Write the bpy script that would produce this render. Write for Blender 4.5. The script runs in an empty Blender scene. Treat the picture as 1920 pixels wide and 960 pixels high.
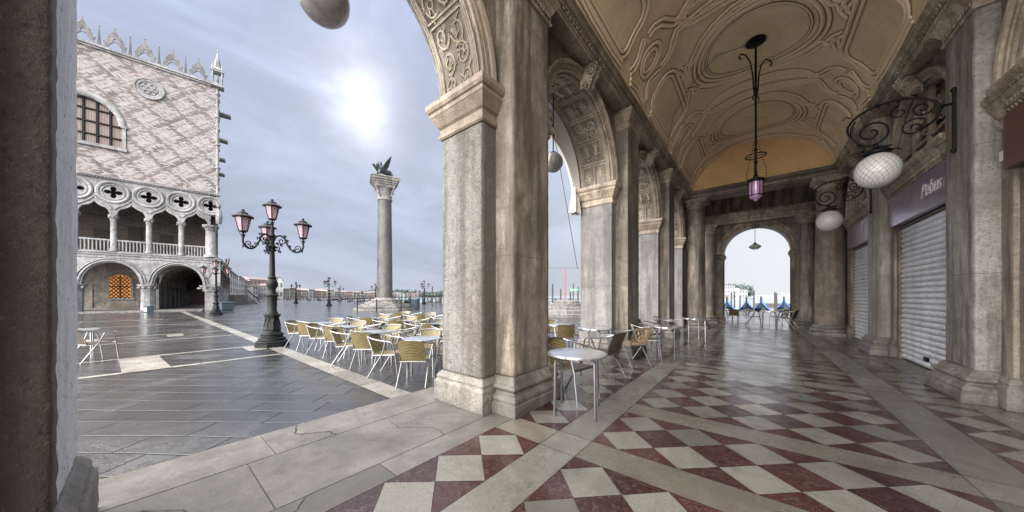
import bpy, math, random
from math import sin, cos, pi, radians as R, sqrt, atan2
from mathutils import Vector, Matrix
random.seed(11)
SC = bpy.context.scene
COL = SC.collection

# ------------------------------------------------------------------ camera geometry (real place, metres)
FPX = 565.0; HC = 1.4; B = math.atan(460 / FPX); CB, SB = cos(B), sin(B)
def at(px, z):                      # plan position of photo column px at depth z (used once to survey the place)
    u = (px - 960) / FPX
    return (z * (-SB + u * CB), z * (CB + u * SB))
def hh(py, z): return HC - (py - 555) * z / FPX

# ------------------------------------------------------------------ materials
class NT:
    def __init__(s, name):
        s.m = bpy.data.materials.new(name); s.m.use_nodes = True
        s.t = s.m.node_tree; s.t.nodes.clear()
        s.out = s.n('ShaderNodeOutputMaterial'); s.b = s.n('ShaderNodeBsdfPrincipled')
        s.l(s.b.outputs[0], s.out.inputs[0])
        s.tc = s.n('ShaderNodeTexCoord')
        s.co = s.tc.outputs['Object']
    def n(s, typ, **kw):
        nd = s.t.nodes.new(typ)
        for k, v in kw.items(): setattr(nd, k, v)
        return nd
    def l(s, a, b): s.t.links.new(a, b)
    def put(s, sock, v):
        if hasattr(v, 'is_linked') or isinstance(v, bpy.types.NodeSocket): s.l(v, sock)
        elif isinstance(v, (tuple, list)) and len(v) == 3 and sock.type == 'RGBA': sock.default_value = (*v, 1)
        else: sock.default_value = v
    def mapping(s, scale=(1, 1, 1), rot=(0, 0, 0), loc=(0, 0, 0), src=None):
        m = s.n('ShaderNodeMapping'); s.l(src or s.co, m.inputs[0])
        m.inputs['Scale'].default_value = scale; m.inputs['Rotation'].default_value = rot; m.inputs['Location'].default_value = loc
        return m.outputs[0]
    def noise(s, scale, detail=4, rough=.6, src=None, dist=0.0, col=False):
        n = s.n('ShaderNodeTexNoise'); s.l(src or s.co, n.inputs['Vector'])
        n.inputs['Scale'].default_value = scale; n.inputs['Detail'].default_value = detail
        n.inputs['Roughness'].default_value = rough; n.inputs['Distortion'].default_value = dist
        return n.outputs['Color' if col else 'Fac']
    def voro(s, scale, feature='F1', src=None, out='Distance'):
        n = s.n('ShaderNodeTexVoronoi', feature=feature); s.l(src or s.co, n.inputs['Vector'])
        n.inputs['Scale'].default_value = scale
        return n.outputs[out]
    def ramp(s, fac, stops, interp='LINEAR'):
        r = s.n('ShaderNodeValToRGB'); r.color_ramp.interpolation = interp
        e = r.color_ramp.elements
        while len(e) < len(stops): e.new(.5)
        for i, (p, c) in enumerate(stops):
            e[i].position = p
            if not isinstance(c, (tuple, list)): c = (c, c, c)
            e[i].color = (*c, 1)
        s.put(r.inputs[0], fac)
        return r.outputs[0]
    def mix(s, f, a, b, mode='MIX'):
        m = s.n('ShaderNodeMix', data_type='RGBA', blend_type=mode)
        s.put(m.inputs[0], f); s.put(m.inputs[6], a); s.put(m.inputs[7], b)
        return m.outputs[2]
    def math(s, op, a, b=0.0, clamp=False):
        m = s.n('ShaderNodeMath', operation=op, use_clamp=clamp)
        s.put(m.inputs[0], a); s.put(m.inputs[1], b)
        return m.outputs[0]
    def sep(s, src=None):
        x = s.n('ShaderNodeSeparateXYZ'); s.l(src or s.co, x.inputs[0]); return x.outputs
    def comb(s, a, b, c):
        x = s.n('ShaderNodeCombineXYZ')
        for i, v in enumerate((a, b, c)): s.put(x.inputs[i], v)
        return x.outputs[0]
    def bump(s, h, strength=.4, dist=.02, prev=None):
        b = s.n('ShaderNodeBump'); s.l(h, b.inputs['Height'])
        b.inputs['Strength'].default_value = strength; b.inputs['Distance'].default_value = dist
        if prev is not None: s.l(prev, b.inputs['Normal'])
        return b.outputs[0]
    def fin(s, col, rough=.7, metal=0.0, bump=None, spec=None, **kw):
        s.put(s.b.inputs['Base Color'], col); s.put(s.b.inputs['Roughness'], rough); s.put(s.b.inputs['Metallic'], metal)
        if bump is not None: s.l(bump, s.b.inputs['Normal'])
        if spec is not None: s.put(s.b.inputs['Specular IOR Level'], spec)
        for k, v in kw.items(): s.put(s.b.inputs[k], v)
        return s.m

def stone(name, base, dark, light, stain=.6, rough=.75, bumpy=.5, streak=True, fine=55, joints=0, crease_shade=0):
    m = NT(name)
    big = m.noise(1.1, 5, .65)
    c = m.mix(m.ramp(big, [(.3, 0), (.7, 1)]), dark, base)
    n2 = m.noise(4.5, 6, .75)
    c = m.mix(m.ramp(n2, [(.45, 0), (.72, .75)]), c, light)
    if streak:
        st = m.noise(1.0, 5, .7, src=m.mapping((5, 5, .45)))
        c = m.mix(m.math('MULTIPLY', m.ramp(st, [(.44, 0), (.60, 1)]), stain), c, tuple(v * .35 for v in dark), 'MIX')
    fn = m.noise(fine, 4, .8)
    c = m.mix(m.ramp(fn, [(.36, .6), (.47, 0)]), c, tuple(v * .3 for v in dark))
    c = m.mix(m.ramp(fn, [(.58, 0), (.8, .32)]), c, tuple(min(1, v * 1.3) for v in light))
    # upright scratches and run-off marks
    if joints:      # block joints
        zz = m.sep()[2]; wob_ = m.math('ADD', zz, m.math('MULTIPLY', big, .012))
        jl = m.math('LESS_THAN', m.math('FRACT', m.math('DIVIDE', wob_, joints)), .0055)
        c = m.mix(m.math('MULTIPLY', jl, .6), c, tuple(v * .3 for v in dark))
    if crease_shade:       # shade of recesses put into the colour, broken up by noise
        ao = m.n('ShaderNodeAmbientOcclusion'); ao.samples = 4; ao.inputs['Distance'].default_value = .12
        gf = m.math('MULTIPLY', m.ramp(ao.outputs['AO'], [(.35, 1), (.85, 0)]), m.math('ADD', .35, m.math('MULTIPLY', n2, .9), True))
        c = m.mix(m.math('MULTIPLY', gf, crease_shade), c, tuple(v * .22 for v in dark))
    pt = m.noise(24, 5, .8, dist=.4); c = m.mix(m.ramp(pt, [(.33, .85), (.41, 0)]), c, tuple(v * .22 for v in dark)); c = m.mix(m.ramp(pt, [(.60, 0), (.74, .4)]), c, light)
    blot = m.noise(.55, 4, .6, dist=.8)
    c = m.mix(m.ramp(blot, [(.38, .7), (.54, 0)]), c, tuple(v * .55 for v in dark))
    h = m.math('ADD', m.math('MULTIPLY', fn, .6), m.math('MULTIPLY', n2, 1.0))
    b = m.bump(h, bumpy, .022)
    return m.fin(c, rough, bump=b, spec=.4)

def plain(name, col, rough=.6, metal=0.0, var=.25, scale=8, bmp=.2, **kw):
    m = NT(name); n = m.noise(scale, 4, .65)
    c = m.mix(n, tuple(v * (1 - var) for v in col), tuple(min(1, v * (1 + var)) for v in col))
    return m.fin(c, rough, metal, bump=m.bump(n, bmp, .01), **kw)
M = {}
M['pier'] = stone('pier_stone', (0.31, 0.26, 0.214), (0.167, 0.127, 0.0961), (0.397, 0.36, 0.31), 0.8, .62, .6, joints=1.62)
M['pilaster'] = stone('pilaster_stone', (.300, .252, .205), (.145, .113, .087), (.385, .340, .290), .85, .6, .6, joints=1.9)
M['pier_cold'] = stone('pier_stone_pale', (0.231, 0.221, 0.211), (0.135, 0.125, 0.118), (0.286, 0.279, 0.267), 0.6, .55, .5, joints=1.62)
M['trim'] = stone('carved_trim_stone', (0.511, 0.423, 0.325), (0.236, 0.178, 0.128), (0.669, 0.581, 0.483), 0.6, .65, .7, fine=30, crease_shade=.95)
M['base'] = stone('worn_base_stone', (0.237, 0.217, 0.192), (0.101, 0.0857, 0.0706), (0.312, 0.297, 0.272), .45, .5, .8, fine=32, crease_shade=.8)
M['relief'] = stone('relief_stone', (0.526, 0.453, 0.362), (0.263, 0.206, 0.149), (0.625, 0.575, 0.493), .25, .7, .7, False, 35, crease_shade=1.0)
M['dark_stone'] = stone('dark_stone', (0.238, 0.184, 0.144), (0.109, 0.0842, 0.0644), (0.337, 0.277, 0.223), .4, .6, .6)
M['pale'] = stone('palace_stone', (0.247, 0.243, 0.251), (0.135, 0.131, 0.135), (0.314, 0.311, 0.314), .35, .7, .12, fine=5, crease_shade=.7)
M['monument'] = stone('granite_shaft', (0.0627, 0.0549, 0.0534), (0.0404, 0.0367, 0.0367), (0.0882, 0.0805, 0.0777), .3, .6, .3, fine=12)
M['merlon'] = stone('weathered_merlon_stone', (.17, .165, .17), (.09, .085, .09), (.24, .235, .24), .3, .8, .2, fine=9)
M['monument_cap'] = stone('weathered_capital_stone', (0.192, 0.185, 0.178), (0.096, 0.0912, 0.0888), (0.269, 0.259, 0.254), .3, .8, .6, fine=9)
M['step'] = stone('worn_step_stone', (.16, .153, .145), (.09, .085, .08), (.24, .23, .22), .4, .8, .6, fine=6)

m = NT('ceiling_plaster')
sx = m.noise(2.2, 5, .65)
c = m.mix(m.ramp(sx, [(.3, 0), (.72, 1)]), (.80, .63, .41), (.90, .77, .56))
g = m.noise(60, 3, .85); c = m.mix(m.ramp(g, [(.34, .7), (.46, 0)]), c, (.36, .23, .12))
g2 = m.noise(9, 4, .8); c = m.mix(m.ramp(g2, [(.56, 0), (.78, .45)]), c, (.50, .34, .20))
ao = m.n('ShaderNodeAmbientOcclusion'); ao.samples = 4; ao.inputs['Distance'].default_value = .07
c = m.mix(m.math('MULTIPLY', m.ramp(ao.outputs['AO'], [(.4, 1), (.9, 0)]), .75), c, (.16, .10, .055))  # occlusion shade of the creases darkened into the plaster colour
big_ = m.noise(.6, 5, .65, dist=.6); c = m.mix(m.ramp(big_, [(.40, .3), (.55, 0)]), c, (.48, .34, .21))
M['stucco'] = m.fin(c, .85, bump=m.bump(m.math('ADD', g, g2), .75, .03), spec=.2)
m = NT('ceiling_moulding')
c = m.mix(m.noise(12, 4, .7), (.60, .46, .31), (.86, .73, .54))
M['stucco_rib'] = m.fin(c, .8, bump=m.bump(m.noise(30, 4, .7), .4, .01), spec=.2)
M['crease_shade'] = plain('rib_crease_shade', (.20, .13, .075), .9)  # dark colour painted as crease shade along the ceiling ribs
m = NT('lunette_plaster')
c = m.mix(m.ramp(m.noise(1.5, 4, .6), [(.3, 0), (.7, 1)]), (.70, .45, .22), (.82, .56, .31))
M['lunette'] = m.fin(c, .85, bump=m.bump(m.noise(40, 3, .7), .3, .01), spec=.2)

def tile_mat(name, a, b2, rough0=.10, rough1=.38, pits=0.0, vein=None, spec=.55):
    m = NT(name)
    att = m.n('ShaderNodeAttribute', attribute_name='tint'); tint = m.sep(att.outputs['Vector'])[0]
    n1 = m.noise(3.5, 6, .7, dist=.6)
    c = m.mix(m.ramp(n1, [(.3, 0), (.7, 1)]), a, b2)
    c = m.mix(m.math('MULTIPLY', tint, .75), c, tuple(v * .42 for v in a))
    c = m.mix(m.ramp(m.noise(.9, 5, .75, dist=.7), [(.40, .42), (.54, 0)]), c, tuple(v * .42 for v in a))
    c = m.mix(m.ramp(m.noise(14, 5, .8), [(.55, 0), (.8, .35)]), c, tuple(v * .45 for v in a))
    fn = m.noise(70, 3, .8)
    c = m.mix(m.ramp(fn, [(.36, .6), (.48, 0)]), c, tuple(v * .35 for v in a))
    if vein: c = m.mix(m.ramp(m.noise(9, 5, .6, dist=1.5), [(.485, 0), (.5, .6), (.515, 0)]), c, vein)
    hgt = m.math('MULTIPLY', n1, .5)
    if pits:
        mp = m.mapping((1, 1.6, 1), (0, 0, 0.6)); v = m.noise(34, 5, .72, src=mp, dist=.3)
        msk = m.ramp(m.noise(2.3, 3, .6), [(.40, 0), (.60, 1)])
        pit = m.math('MULTIPLY', m.ramp(v, [(.38, 1), (.44, 0)]), m.math('ADD', .35, m.math('MULTIPLY', msk, .75)))
        c = m.mix(m.math('MULTIPLY', pit, pits), c, (.05, .04, .035))
        hgt = m.math('SUBTRACT', hgt, m.math('MULTIPLY', pit, pits))
    rg = m.math('ADD', m.math('MULTIPLY', m.ramp(m.noise(1.3, 5, .7), [(.35, 0), (.65, 1)]), rough1 - rough0), rough0)
    rg = m.math('ADD', rg, m.math('MULTIPLY', tint, .10))
    b = m.bump(hgt, .3, .008); b = m.bump(m.noise(7, 2, .5), .12, .02, b)
    return m.fin(c, rg, bump=b, spec=spec, IOR=1.58)
M['t_white'] = tile_mat('cream_floor_tile', (0.147, 0.136, 0.118), (0.19, 0.181, 0.161), .07, .26, .25)
M['t_red'] = tile_mat('red_floor_tile', (0.0323, 0.0116, 0.011), (0.0581, 0.0243, 0.022), .07, .26, .25, (0.136, 0.0972, 0.0875))
M['t_band'] = tile_mat('floor_band_stone', (0.134, 0.116, 0.0954), (0.178, 0.16, 0.136), .08, .30, .55)
M['t_rough'] = tile_mat('pitted_floor_stone', (0.141, 0.128, 0.11), (0.187, 0.178, 0.161), .16, .42, 1.0)
M['t_step'] = tile_mat('edge_slab_stone', (.085, .078, .070), (.165, .150, .136), .22, .50, .8, spec=.45)
m = NT('floor_joint'); M['joint'] = m.fin((.055, .045, .04), .8)

# piazza paving: large grey trachite slabs laid on the diagonal, wet
m = NT('wet_trachite_paving')
mp = m.mapping((1, 1, 1), (0, 0, -B + .02))
wob = m.n('ShaderNodeVectorMath', operation='MULTIPLY_ADD'); m.l(m.noise(.7, 2, .5, col=True), wob.inputs[0]); wob.inputs[1].default_value = (.10, .10, 0); m.l(mp, wob.inputs[2])
bk = m.n('ShaderNodeTexBrick'); m.l(wob.outputs[0], bk.inputs['Vector'])
bk.offset = .43; bk.squash = 1.35; bk.squash_frequency = 3
bk.inputs['Color1'].default_value = (0, 0, 0, 1); bk.inputs['Color2'].default_value = (1, 1, 1, 1); bk.inputs['Mortar'].default_value = (.5, .5, .5, 1)
bk.inputs['Scale'].default_value = 1; bk.inputs['Mortar Size'].default_value = .011; bk.inputs['Mortar Smooth'].default_value = .3
bk.inputs['Brick Width'].default_value = .88; bk.inputs['Row Height'].default_value = .36
n1 = m.noise(1.0, 5, .7); n2 = m.noise(26, 4, .75)
c = m.mix(bk.outputs['Color'], (.009, .010, .013), (.034, .033, .035))
c = m.mix(m.ramp(n1, [(.35, 0), (.68, .7)]), c, (.024, .022, .022))
c = m.mix(m.ramp(n2, [(.38, .6), (.5, 0)]), c, (.02, .02, .022))
c = m.mix(bk.outputs['Fac'], c, (.012, .012, .014))
wet = m.ramp(m.noise(.55, 5, .68, dist=.5), [(.40, 0), (.62, 1)])
rg = m.math('ADD', .03, m.math('MULTIPLY', wet, .26)); rg = m.math('ADD', rg, m.math('MULTIPLY', bk.outputs['Fac'], .35))
h = m.math('SUBTRACT', m.math('MULTIPLY', n2, .45), m.math('MULTIPLY', bk.outputs['Fac'], .5))
h = m.math('ADD', h, m.math('MULTIPLY', bk.outputs['Color'], .25))
b = m.bump(h, .8, .012); b = m.bump(m.noise(1.6, 5, .62, dist=.5), .45, .035, b); b = m.bump(m.noise(90, 2, .6), .25, .004, b)
M['paving'] = m.fin(c, rg, bump=b, spec=m.math('SUBTRACT', 1.0, m.math('MULTIPLY', bk.outputs['Fac'], .95)), IOR=1.72)
M['strip'] = tile_mat('white_paving_strip', (0.187, 0.174, 0.153), (0.289, 0.272, 0.246), .08, .32, .5, spec=.7)

m = NT('lagoon_water')
w = m.noise(.9, 4, .6, src=m.mapping((1, 2.2, 1)))
M['water'] = m.fin((.16, .20, .22), .16, bump=m.bump(w, .5, .12), spec=.6)
M['iron'] = plain('black_cast_iron', (.0045, .005, .0055), .5, 0, .5, 14, .4, spec=.15)
M['iron_green'] = plain('dark_green_iron', (.018, .026, .025), .35, .3, .6, 14, .4)
M['bronze'] = plain('dark_bronze', (.035, .045, .05), .45, .5, .4, 3, .3)
M['alu'] = plain('brushed_aluminium', (.20, .20, .21), .36, .9, .12, 20, .05)
m = NT('table_steel')
ck = m.n('ShaderNodeTexChecker'); m.l(m.co, ck.inputs['Vector']); ck.inputs['Scale'].default_value = 42
w = m.voro(30)
M['table_top'] = m.fin(m.mix(ck.outputs['Fac'], (.50, .51, .54), (.70, .71, .74)), m.math('ADD', .12, m.math('MULTIPLY', m.noise(9), .16)), .85, bump=m.bump(w, .25, .006))
def weave(name, a, b2, sc=70):
    m = NT(name)
    x = m.n('ShaderNodeTexWave', wave_type='BANDS', bands_direction='X'); m.l(m.co, x.inputs['Vector']); x.inputs['Scale'].default_value = sc / 3.2
    y = m.n('ShaderNodeTexWave', wave_type='BANDS', bands_direction='DIAGONAL'); m.l(m.mapping((0, 1, 1)), y.inputs['Vector']); y.inputs['Scale'].default_value = sc / 3.2
    f = m.math('MULTIPLY', x.outputs['Fac'], y.outputs['Fac'])
    n = m.noise(11, 4, .7)
    c = m.mix(m.ramp(f, [(.05, 0), (.5, 1)]), b2, a); c = m.mix(m.ramp(n, [(.42, 0), (.75, .6)]), c, tuple(v * .55 for v in b2))
    return m.fin(c, .42, bump=m.bump(f, .6, .006), spec=.5)
M['ochre'] = weave('ochre_woven_plastic', (.195, .152, .056), (.08, .06, .022))
M['brown'] = weave('brown_woven_plastic', (.085, .055, .038), (.035, .022, .015))
M['orange_slat'] = plain('honey_rattan_slats', (.15, .092, .052), .45, 0, .35, 25, .2)
M['globe'] = NT('x').m
m = NT('swirled_white_glass'); gx_ = m.sep(m.mapping(loc=(.74, 0, 0)))
az = m.math('ARCTAN2', gx_[1], gx_[0]); el_ = m.math('MULTIPLY', gx_[2], 26.0); a9 = m.math('MULTIPLY', az, 10.0)
f = m.math('MULTIPLY', m.math('ABSOLUTE', m.math('SINE', m.math('ADD', a9, el_))), m.math('ABSOLUTE', m.math('SINE', m.math('SUBTRACT', a9, m.math('MULTIPLY', el_, 1.6)))))
f = m.math('POWER', f, .6)
M['globe'] = m.fin(m.mix(m.ramp(f, [(.05, 0), (.5, 1)]), (.30, .29, .27), (.50, .49, .47)), .18, bump=m.bump(f, .5, .01), spec=.6, **{'Subsurface Weight': .1})
M['globe_grey'] = plain('frosted_grey_glass', (.20, .185, .18), .2, 0, .3, 5, .2, spec=.6)
M['glass_green'] = plain('pale_green_glass', (.42, .47, .38), .15, 0, .2, 8, .1, spec=.7)
def glass(name, col, alpha=.7):
    m = NT(name); n = m.noise(6, 3, .6)
    c = m.mix(n, tuple(v * .75 for v in col), col)
    m.put(m.b.inputs['Alpha'], alpha); m.put(m.b.inputs['Transmission Weight'], .15)
    return m.fin(c, .15, spec=.6)
M['pink_glass'] = glass('pink_lantern_glass', (.26, .155, .19), .85)
M['violet_glass'] = glass('violet_lantern_glass', (.50, .26, .46), .9)
m = NT('roller_shutter_metal'); zz = m.sep()[2]
n = m.noise(5, 4, .7, src=m.mapping((1, 1, .4)))
M['shutter'] = m.fin(m.mix(m.ramp(n, [(.35, 0), (.7, 1)]), (.46, .48, .52), (.74, .76, .80)), m.math('ADD', .26, m.math('MULTIPLY', n, .15)), .25, bump=m.bump(m.noise(25, 3, .6), .15, .005))
M['sign'] = plain('violet_sign_metal', (.36, .31, .40), .22, .5, .35, 2.2, .15)
M['sign_brown'] = plain('red_brown_sign_panel', (.10, .042, .034), .4, .1, .35, 2.5, .2)
M['letter'] = plain('pale_lettering', (.62, .58, .60), .4, .2, .1)
M['white_paint'] = plain('white_enamel', (.72, .71, .68), .5)
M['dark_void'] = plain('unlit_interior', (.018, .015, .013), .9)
m = NT('leaded_window_glow')
v = m.voro(5.5, 'DISTANCE_TO_EDGE', src=m.mapping((1, 0, 1)))
M['amber'] = m.fin((.35, .15, .03), .4)
m.b.inputs['Emission Color'].default_value = (1, .38, .08, 1)
m.put(m.b.inputs['Emission Strength'], .34)
m = NT('curtained_window_pane'); wv = m.n('ShaderNodeTexWave', wave_type='BANDS', bands_direction='X'); m.l(m.co, wv.inputs['Vector']); wv.inputs['Scale'].default_value = 2.2
wz = m.n('ShaderNodeTexWave', wave_type='BANDS', bands_direction='Z'); m.l(m.co, wz.inputs['Vector']); wz.inputs['Scale'].default_value = 2.6
M['pane'] = m.fin(m.mix(wv.outputs['Fac'], m.mix(wz.outputs['Fac'], (.055, .025, .018), (.09, .048, .035)), (.14, .105, .09)), .3)
# palace brick lozenges
m = NT('lozenge_brick')
xyz = m.sep(); BW, BH = .22, .10
j = m.math('FLOOR', m.math('DIVIDE', xyz[2], BH))
off = m.math('MULTIPLY', m.math('MODULO', m.math('ABSOLUTE', j), 2.0), .5)
i = m.math('FLOOR', m.math('ADD', m.math('DIVIDE', xyz[0], BW), off))
wn = m.n('ShaderNodeTexWhiteNoise', noise_dimensions='2D'); m.l(m.comb(i, j, 0.0), wn.inputs['Vector']); rnd = wn.outputs['Value']
def pp(v, s): return m.math('PINGPONG', v, s)
hi = m.math('ADD', m.math('MULTIPLY', i, 2.0), 400.0); 
d1 = pp(m.math('ADD', hi, j), 11.0); d2 = pp(m.math('SUBTRACT', m.math('ADD', hi, 300.0), j), 11.0)
s1 = m.math('LESS_THAN', d1, 2.6); s2_ = m.math('LESS_THAN', d2, 2.6); s3 = m.math('LESS_THAN', m.math('ABSOLUTE', m.math('SUBTRACT', d1, 6.5)), 1.3)
pat = m.math('MAXIMUM', m.math('MAXIMUM', s1, s2_), m.math('MULTIPLY', s3, .65))
pat = m.math('MULTIPLY', pat, m.math('GREATER_THAN', rnd, .22))
flip = m.math('GREATER_THAN', rnd, .86); pat = m.math('MAXIMUM', pat, m.math('MULTIPLY', flip, .8))
c = m.mix(pat, m.mix(rnd, (.145, .132, .130), (.235, .225, .227)), m.mix(rnd, (.026, .020, .018), (.070, .052, .046)))
dk = m.math('MULTIPLY', m.math('GREATER_THAN', rnd, .95), .8); c = m.mix(dk, c, (.14, .13, .14))
fx = m.math('FRACT', m.math('ADD', m.math('DIVIDE', xyz[0], BW), off)); fz = m.math('FRACT', m.math('DIVIDE', xyz[2], BH))
mort = m.math('MAXIMUM', m.math('LESS_THAN', fx, .05), m.math('LESS_THAN', fz, .11))
c = m.mix(m.math('MULTIPLY', mort, .5), c, (.28, .25, .24))
c = m.mix(m.ramp(m.noise(.5, 4, .7), [(.4, 0), (.75, .35)]), c, (.28, .24, .24))
M['brick'] = m.fin(c, .8, bump=m.bump(m.math('SUBTRACT', 1.0, mort), .3, .02))
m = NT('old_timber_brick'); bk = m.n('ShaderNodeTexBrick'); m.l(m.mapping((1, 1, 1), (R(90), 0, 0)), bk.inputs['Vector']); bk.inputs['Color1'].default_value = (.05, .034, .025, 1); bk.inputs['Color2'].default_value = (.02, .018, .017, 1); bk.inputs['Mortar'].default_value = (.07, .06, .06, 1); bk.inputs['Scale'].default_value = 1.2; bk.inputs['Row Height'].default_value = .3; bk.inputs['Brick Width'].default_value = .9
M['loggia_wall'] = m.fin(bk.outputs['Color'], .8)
M['plaster'] = stone('portico_plaster', (.30, .26, .225), (.17, .145, .125), (.40, .37, .33), .3, .8, .3, fine=8)
M['tarp'] = plain('blue_boat_tarpaulin', (.03, .085, .26), .45, 0, .35, 3, .4)
M['hull'] = plain('black_lacquered_hull', (.012, .012, .014), .2, 0, .3)
M['timber'] = plain('dark_wet_timber', (.022, .019, .017), .7, 0, .5, 6, .5)
M['red_pole'] = plain('red_painted_pole', (.20, .035, .03), .5)
M['green_sign'] = plain('green_sign_paint', (.03, .15, .08), .5)
M['canvas'] = plain('pale_awning_canvas', (.62, .57, .53), .8, 0, .2, 10, .4)
M['rope'] = plain('grey_cord', (.06, .055, .05), .7)
M['leaf'] = plain('leaf_green', (.09, .17, .03), .6, 0, .5, 9)
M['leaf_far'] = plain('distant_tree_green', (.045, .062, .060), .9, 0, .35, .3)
M['roof'] = plain('terracotta_roof', (.13, .09, .085), .85, 0, .35, 1.5)
M['roof_dark'] = plain('old_roof_tiles', (.10, .078, .078), .85, 0, .35, 1.5)
def facade(name, col):
    m = NT(name); x = m.sep()
    return m.fin(m.mix(m.noise(.6, 5, .7), tuple(v * .7 for v in col), col), .85)
FAC = [facade('facade_' + n_, c_) for n_, c_ in (('cream', (.27, .25, .225)), ('white', (.32, .32, .33)), ('rose', (.23, .165, .16)), ('ochre', (.24, .20, .155)), ('grey', (.20, .20, .215)), ('brick_red', (.20, .12, .11)))]  # colours greyed so that distance haze is put into them
M['window_dark'] = plain('dark_window', (.05, .05, .06), .3)
M['blue_plastic'] = plain('dark_blue_bin', (.03, .045, .06), .5)
M['white_pier'] = plain('painted_jetty_rail', (.55, .55, .55), .6)
M['crack'] = plain('pavement_crack_dirt', (.02, .017, .015), .9)
M['flag_g'] = plain('flag_green', (.03, .22, .08), .7); M['flag_w'] = plain('flag_white', (.7, .7, .7), .7); M['flag_r'] = plain('flag_red', (.45, .03, .03), .7)
M['cream_awn'] = plain('white_cafe_cover', (.72, .73, .74), .6)

# ------------------------------------------------------------------ mesh builder
class MB:
    def __init__(s): s.v = []; s.f = []; s.mi = []; s.tint = []
    def face(s, pts, mi=0, t=0.0):
        b = len(s.v); s.v += [tuple(p) for p in pts]; s.f.append(tuple(range(b, b + len(pts)))); s.mi.append(mi); s.tint += [t] * len(pts)
    def add(s, vs, fs, mi=0):
        b = len(s.v); s.v += [tuple(p) for p in vs]; s.tint += [0.0] * len(vs)
        for f in fs: s.f.append(tuple(b + i for i in f)); s.mi.append(mi)
    def box(s, x0, x1, y0, y1, z0, z1, mi=0):
        v = [(x, y, z) for z in (z0, z1) for y in (y0, y1) for x in (x0, x1)]
        s.add(v, [(0, 2, 3, 1), (4, 5, 7, 6), (0, 1, 5, 4), (2, 6, 7, 3), (0, 4, 6, 2), (1, 3, 7, 5)], mi)
    def hexa(s, bot, top, mi=0):      # two quads
        s.add(list(bot) + list(top), [(3, 2, 1, 0), (4, 5, 6, 7), (0, 1, 5, 4), (1, 2, 6, 5), (2, 3, 7, 6), (3, 0, 4, 7)], mi)
    def mould(s, x0, x1, y0, y1, prof, mi=0, cap=True):     # rectangular 'lathe' with mitred corners
        n = len(prof); vs = []
        for o, z in prof: vs += [(x0 - o, y0 - o, z), (x1 + o, y0 - o, z), (x1 + o, y1 + o, z), (x0 - o, y1 + o, z)]
        fs = []
        for k in range(n - 1):
            for q in range(4):
                a = 4 * k + q; b = 4 * k + (q + 1) % 4; fs.append((a, b, b + 4, a + 4))
        if cap: fs.append((3, 2, 1, 0)); fs.append(tuple(4 * (n - 1) + q for q in range(4)))
        s.add(vs, fs, mi)
    def lathe(s, cx, cy, prof, seg=20, mi=0, sq=1.0, rot=0.0):
        vs = []
        for r, z in prof:
            for k in range(seg):
                a = 2 * pi * k / seg + rot; vs.append((cx + r * cos(a), cy + r * sin(a) * sq, z))
        fs = []
        for i in range(len(prof) - 1):
            for k in range(seg):
                a = i * seg + k; b = i * seg + (k + 1) % seg; fs.append((a, b, b + seg, a + seg))
        fs.append(tuple(reversed(range(seg)))); fs.append(tuple((len(prof) - 1) * seg + k for k in range(seg)))
        s.add(vs, fs, mi)
    def tube(s, pts, r, seg=6, mi=0, closed=False, flat=1.0):
        pts = [Vector(p) for p in pts]; n = len(pts)
        rr = r if isinstance(r, (list, tuple)) else [r] * n
        vs = []; prev = None
        for i, p in enumerate(pts):
            if closed: t = pts[(i + 1) % n] - pts[i - 1]
            else: t = pts[min(i + 1, n - 1)] - pts[max(i - 1, 0)]
            if t.length < 1e-9: t = Vector((0, 0, 1))
            t.normalize()
            if prev is None:
                a = Vector((0, 0, 1)) if abs(t.z) < .9 else Vector((1, 0, 0))
                u = t.cross(a).normalized()
            else:
                u = prev - t * prev.dot(t)
                u = u.normalized() if u.length > 1e-6 else t.orthogonal().normalized()
            w = t.cross(u); prev = u
            for k in range(seg):
                a = 2 * pi * k / seg; vs.append(p + u * (cos(a) * rr[i]) + w * (sin(a) * rr[i] * flat))
        fs = []
        for i in range(n if closed else n - 1):
            for k in range(seg):
                a = i * seg + k; b = i * seg + (k + 1) % seg; c2 = ((i + 1) % n) * seg + (k + 1) % seg; d = ((i + 1) % n) * seg + k
                fs.append((a, b, c2, d))
        if not closed: fs.append(tuple(reversed(range(seg)))); fs.append(tuple((n - 1) * seg + k for k in range(seg)))
        s.add(vs, fs, mi)
    def ball(s, c, r, seg=16, rings=10, mi=0):
        r = r if isinstance(r, (tuple, list)) else (r, r, r)
        vs = [(c[0], c[1], c[2] - r[2])]
        for i in range(1, rings):
            p = -pi / 2 + pi * i / rings
            for k in range(seg):
                a = 2 * pi * k / seg; vs.append((c[0] + r[0] * cos(p) * cos(a), c[1] + r[1] * cos(p) * sin(a), c[2] + r[2] * sin(p)))
        vs.append((c[0], c[1], c[2] + r[2])); L = len(vs) - 1
        fs = [(0, 1 + (k + 1) % seg, 1 + k) for k in range(seg)]
        for i in range(rings - 2):
            for k in range(seg):
                a = 1 + i * seg + k; b = 1 + i * seg + (k + 1) % seg; fs.append((a, b, b + seg, a + seg))
        o = 1 + (rings - 2) * seg
        fs += [(o + k, o + (k + 1) % seg, L) for k in range(seg)]
        s.add(vs, fs, mi)
    def grid(s, fn, nu, nv, mi=0):
        vs = [fn(i / nu, j / nv) for j in range(nv + 1) for i in range(nu + 1)]
        fs = [(j * (nu + 1) + i, j * (nu + 1) + i + 1, (j + 1) * (nu + 1) + i + 1, (j + 1) * (nu + 1) + i) for j in range(nv) for i in range(nu)]
        s.add(vs, fs, mi)
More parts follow.
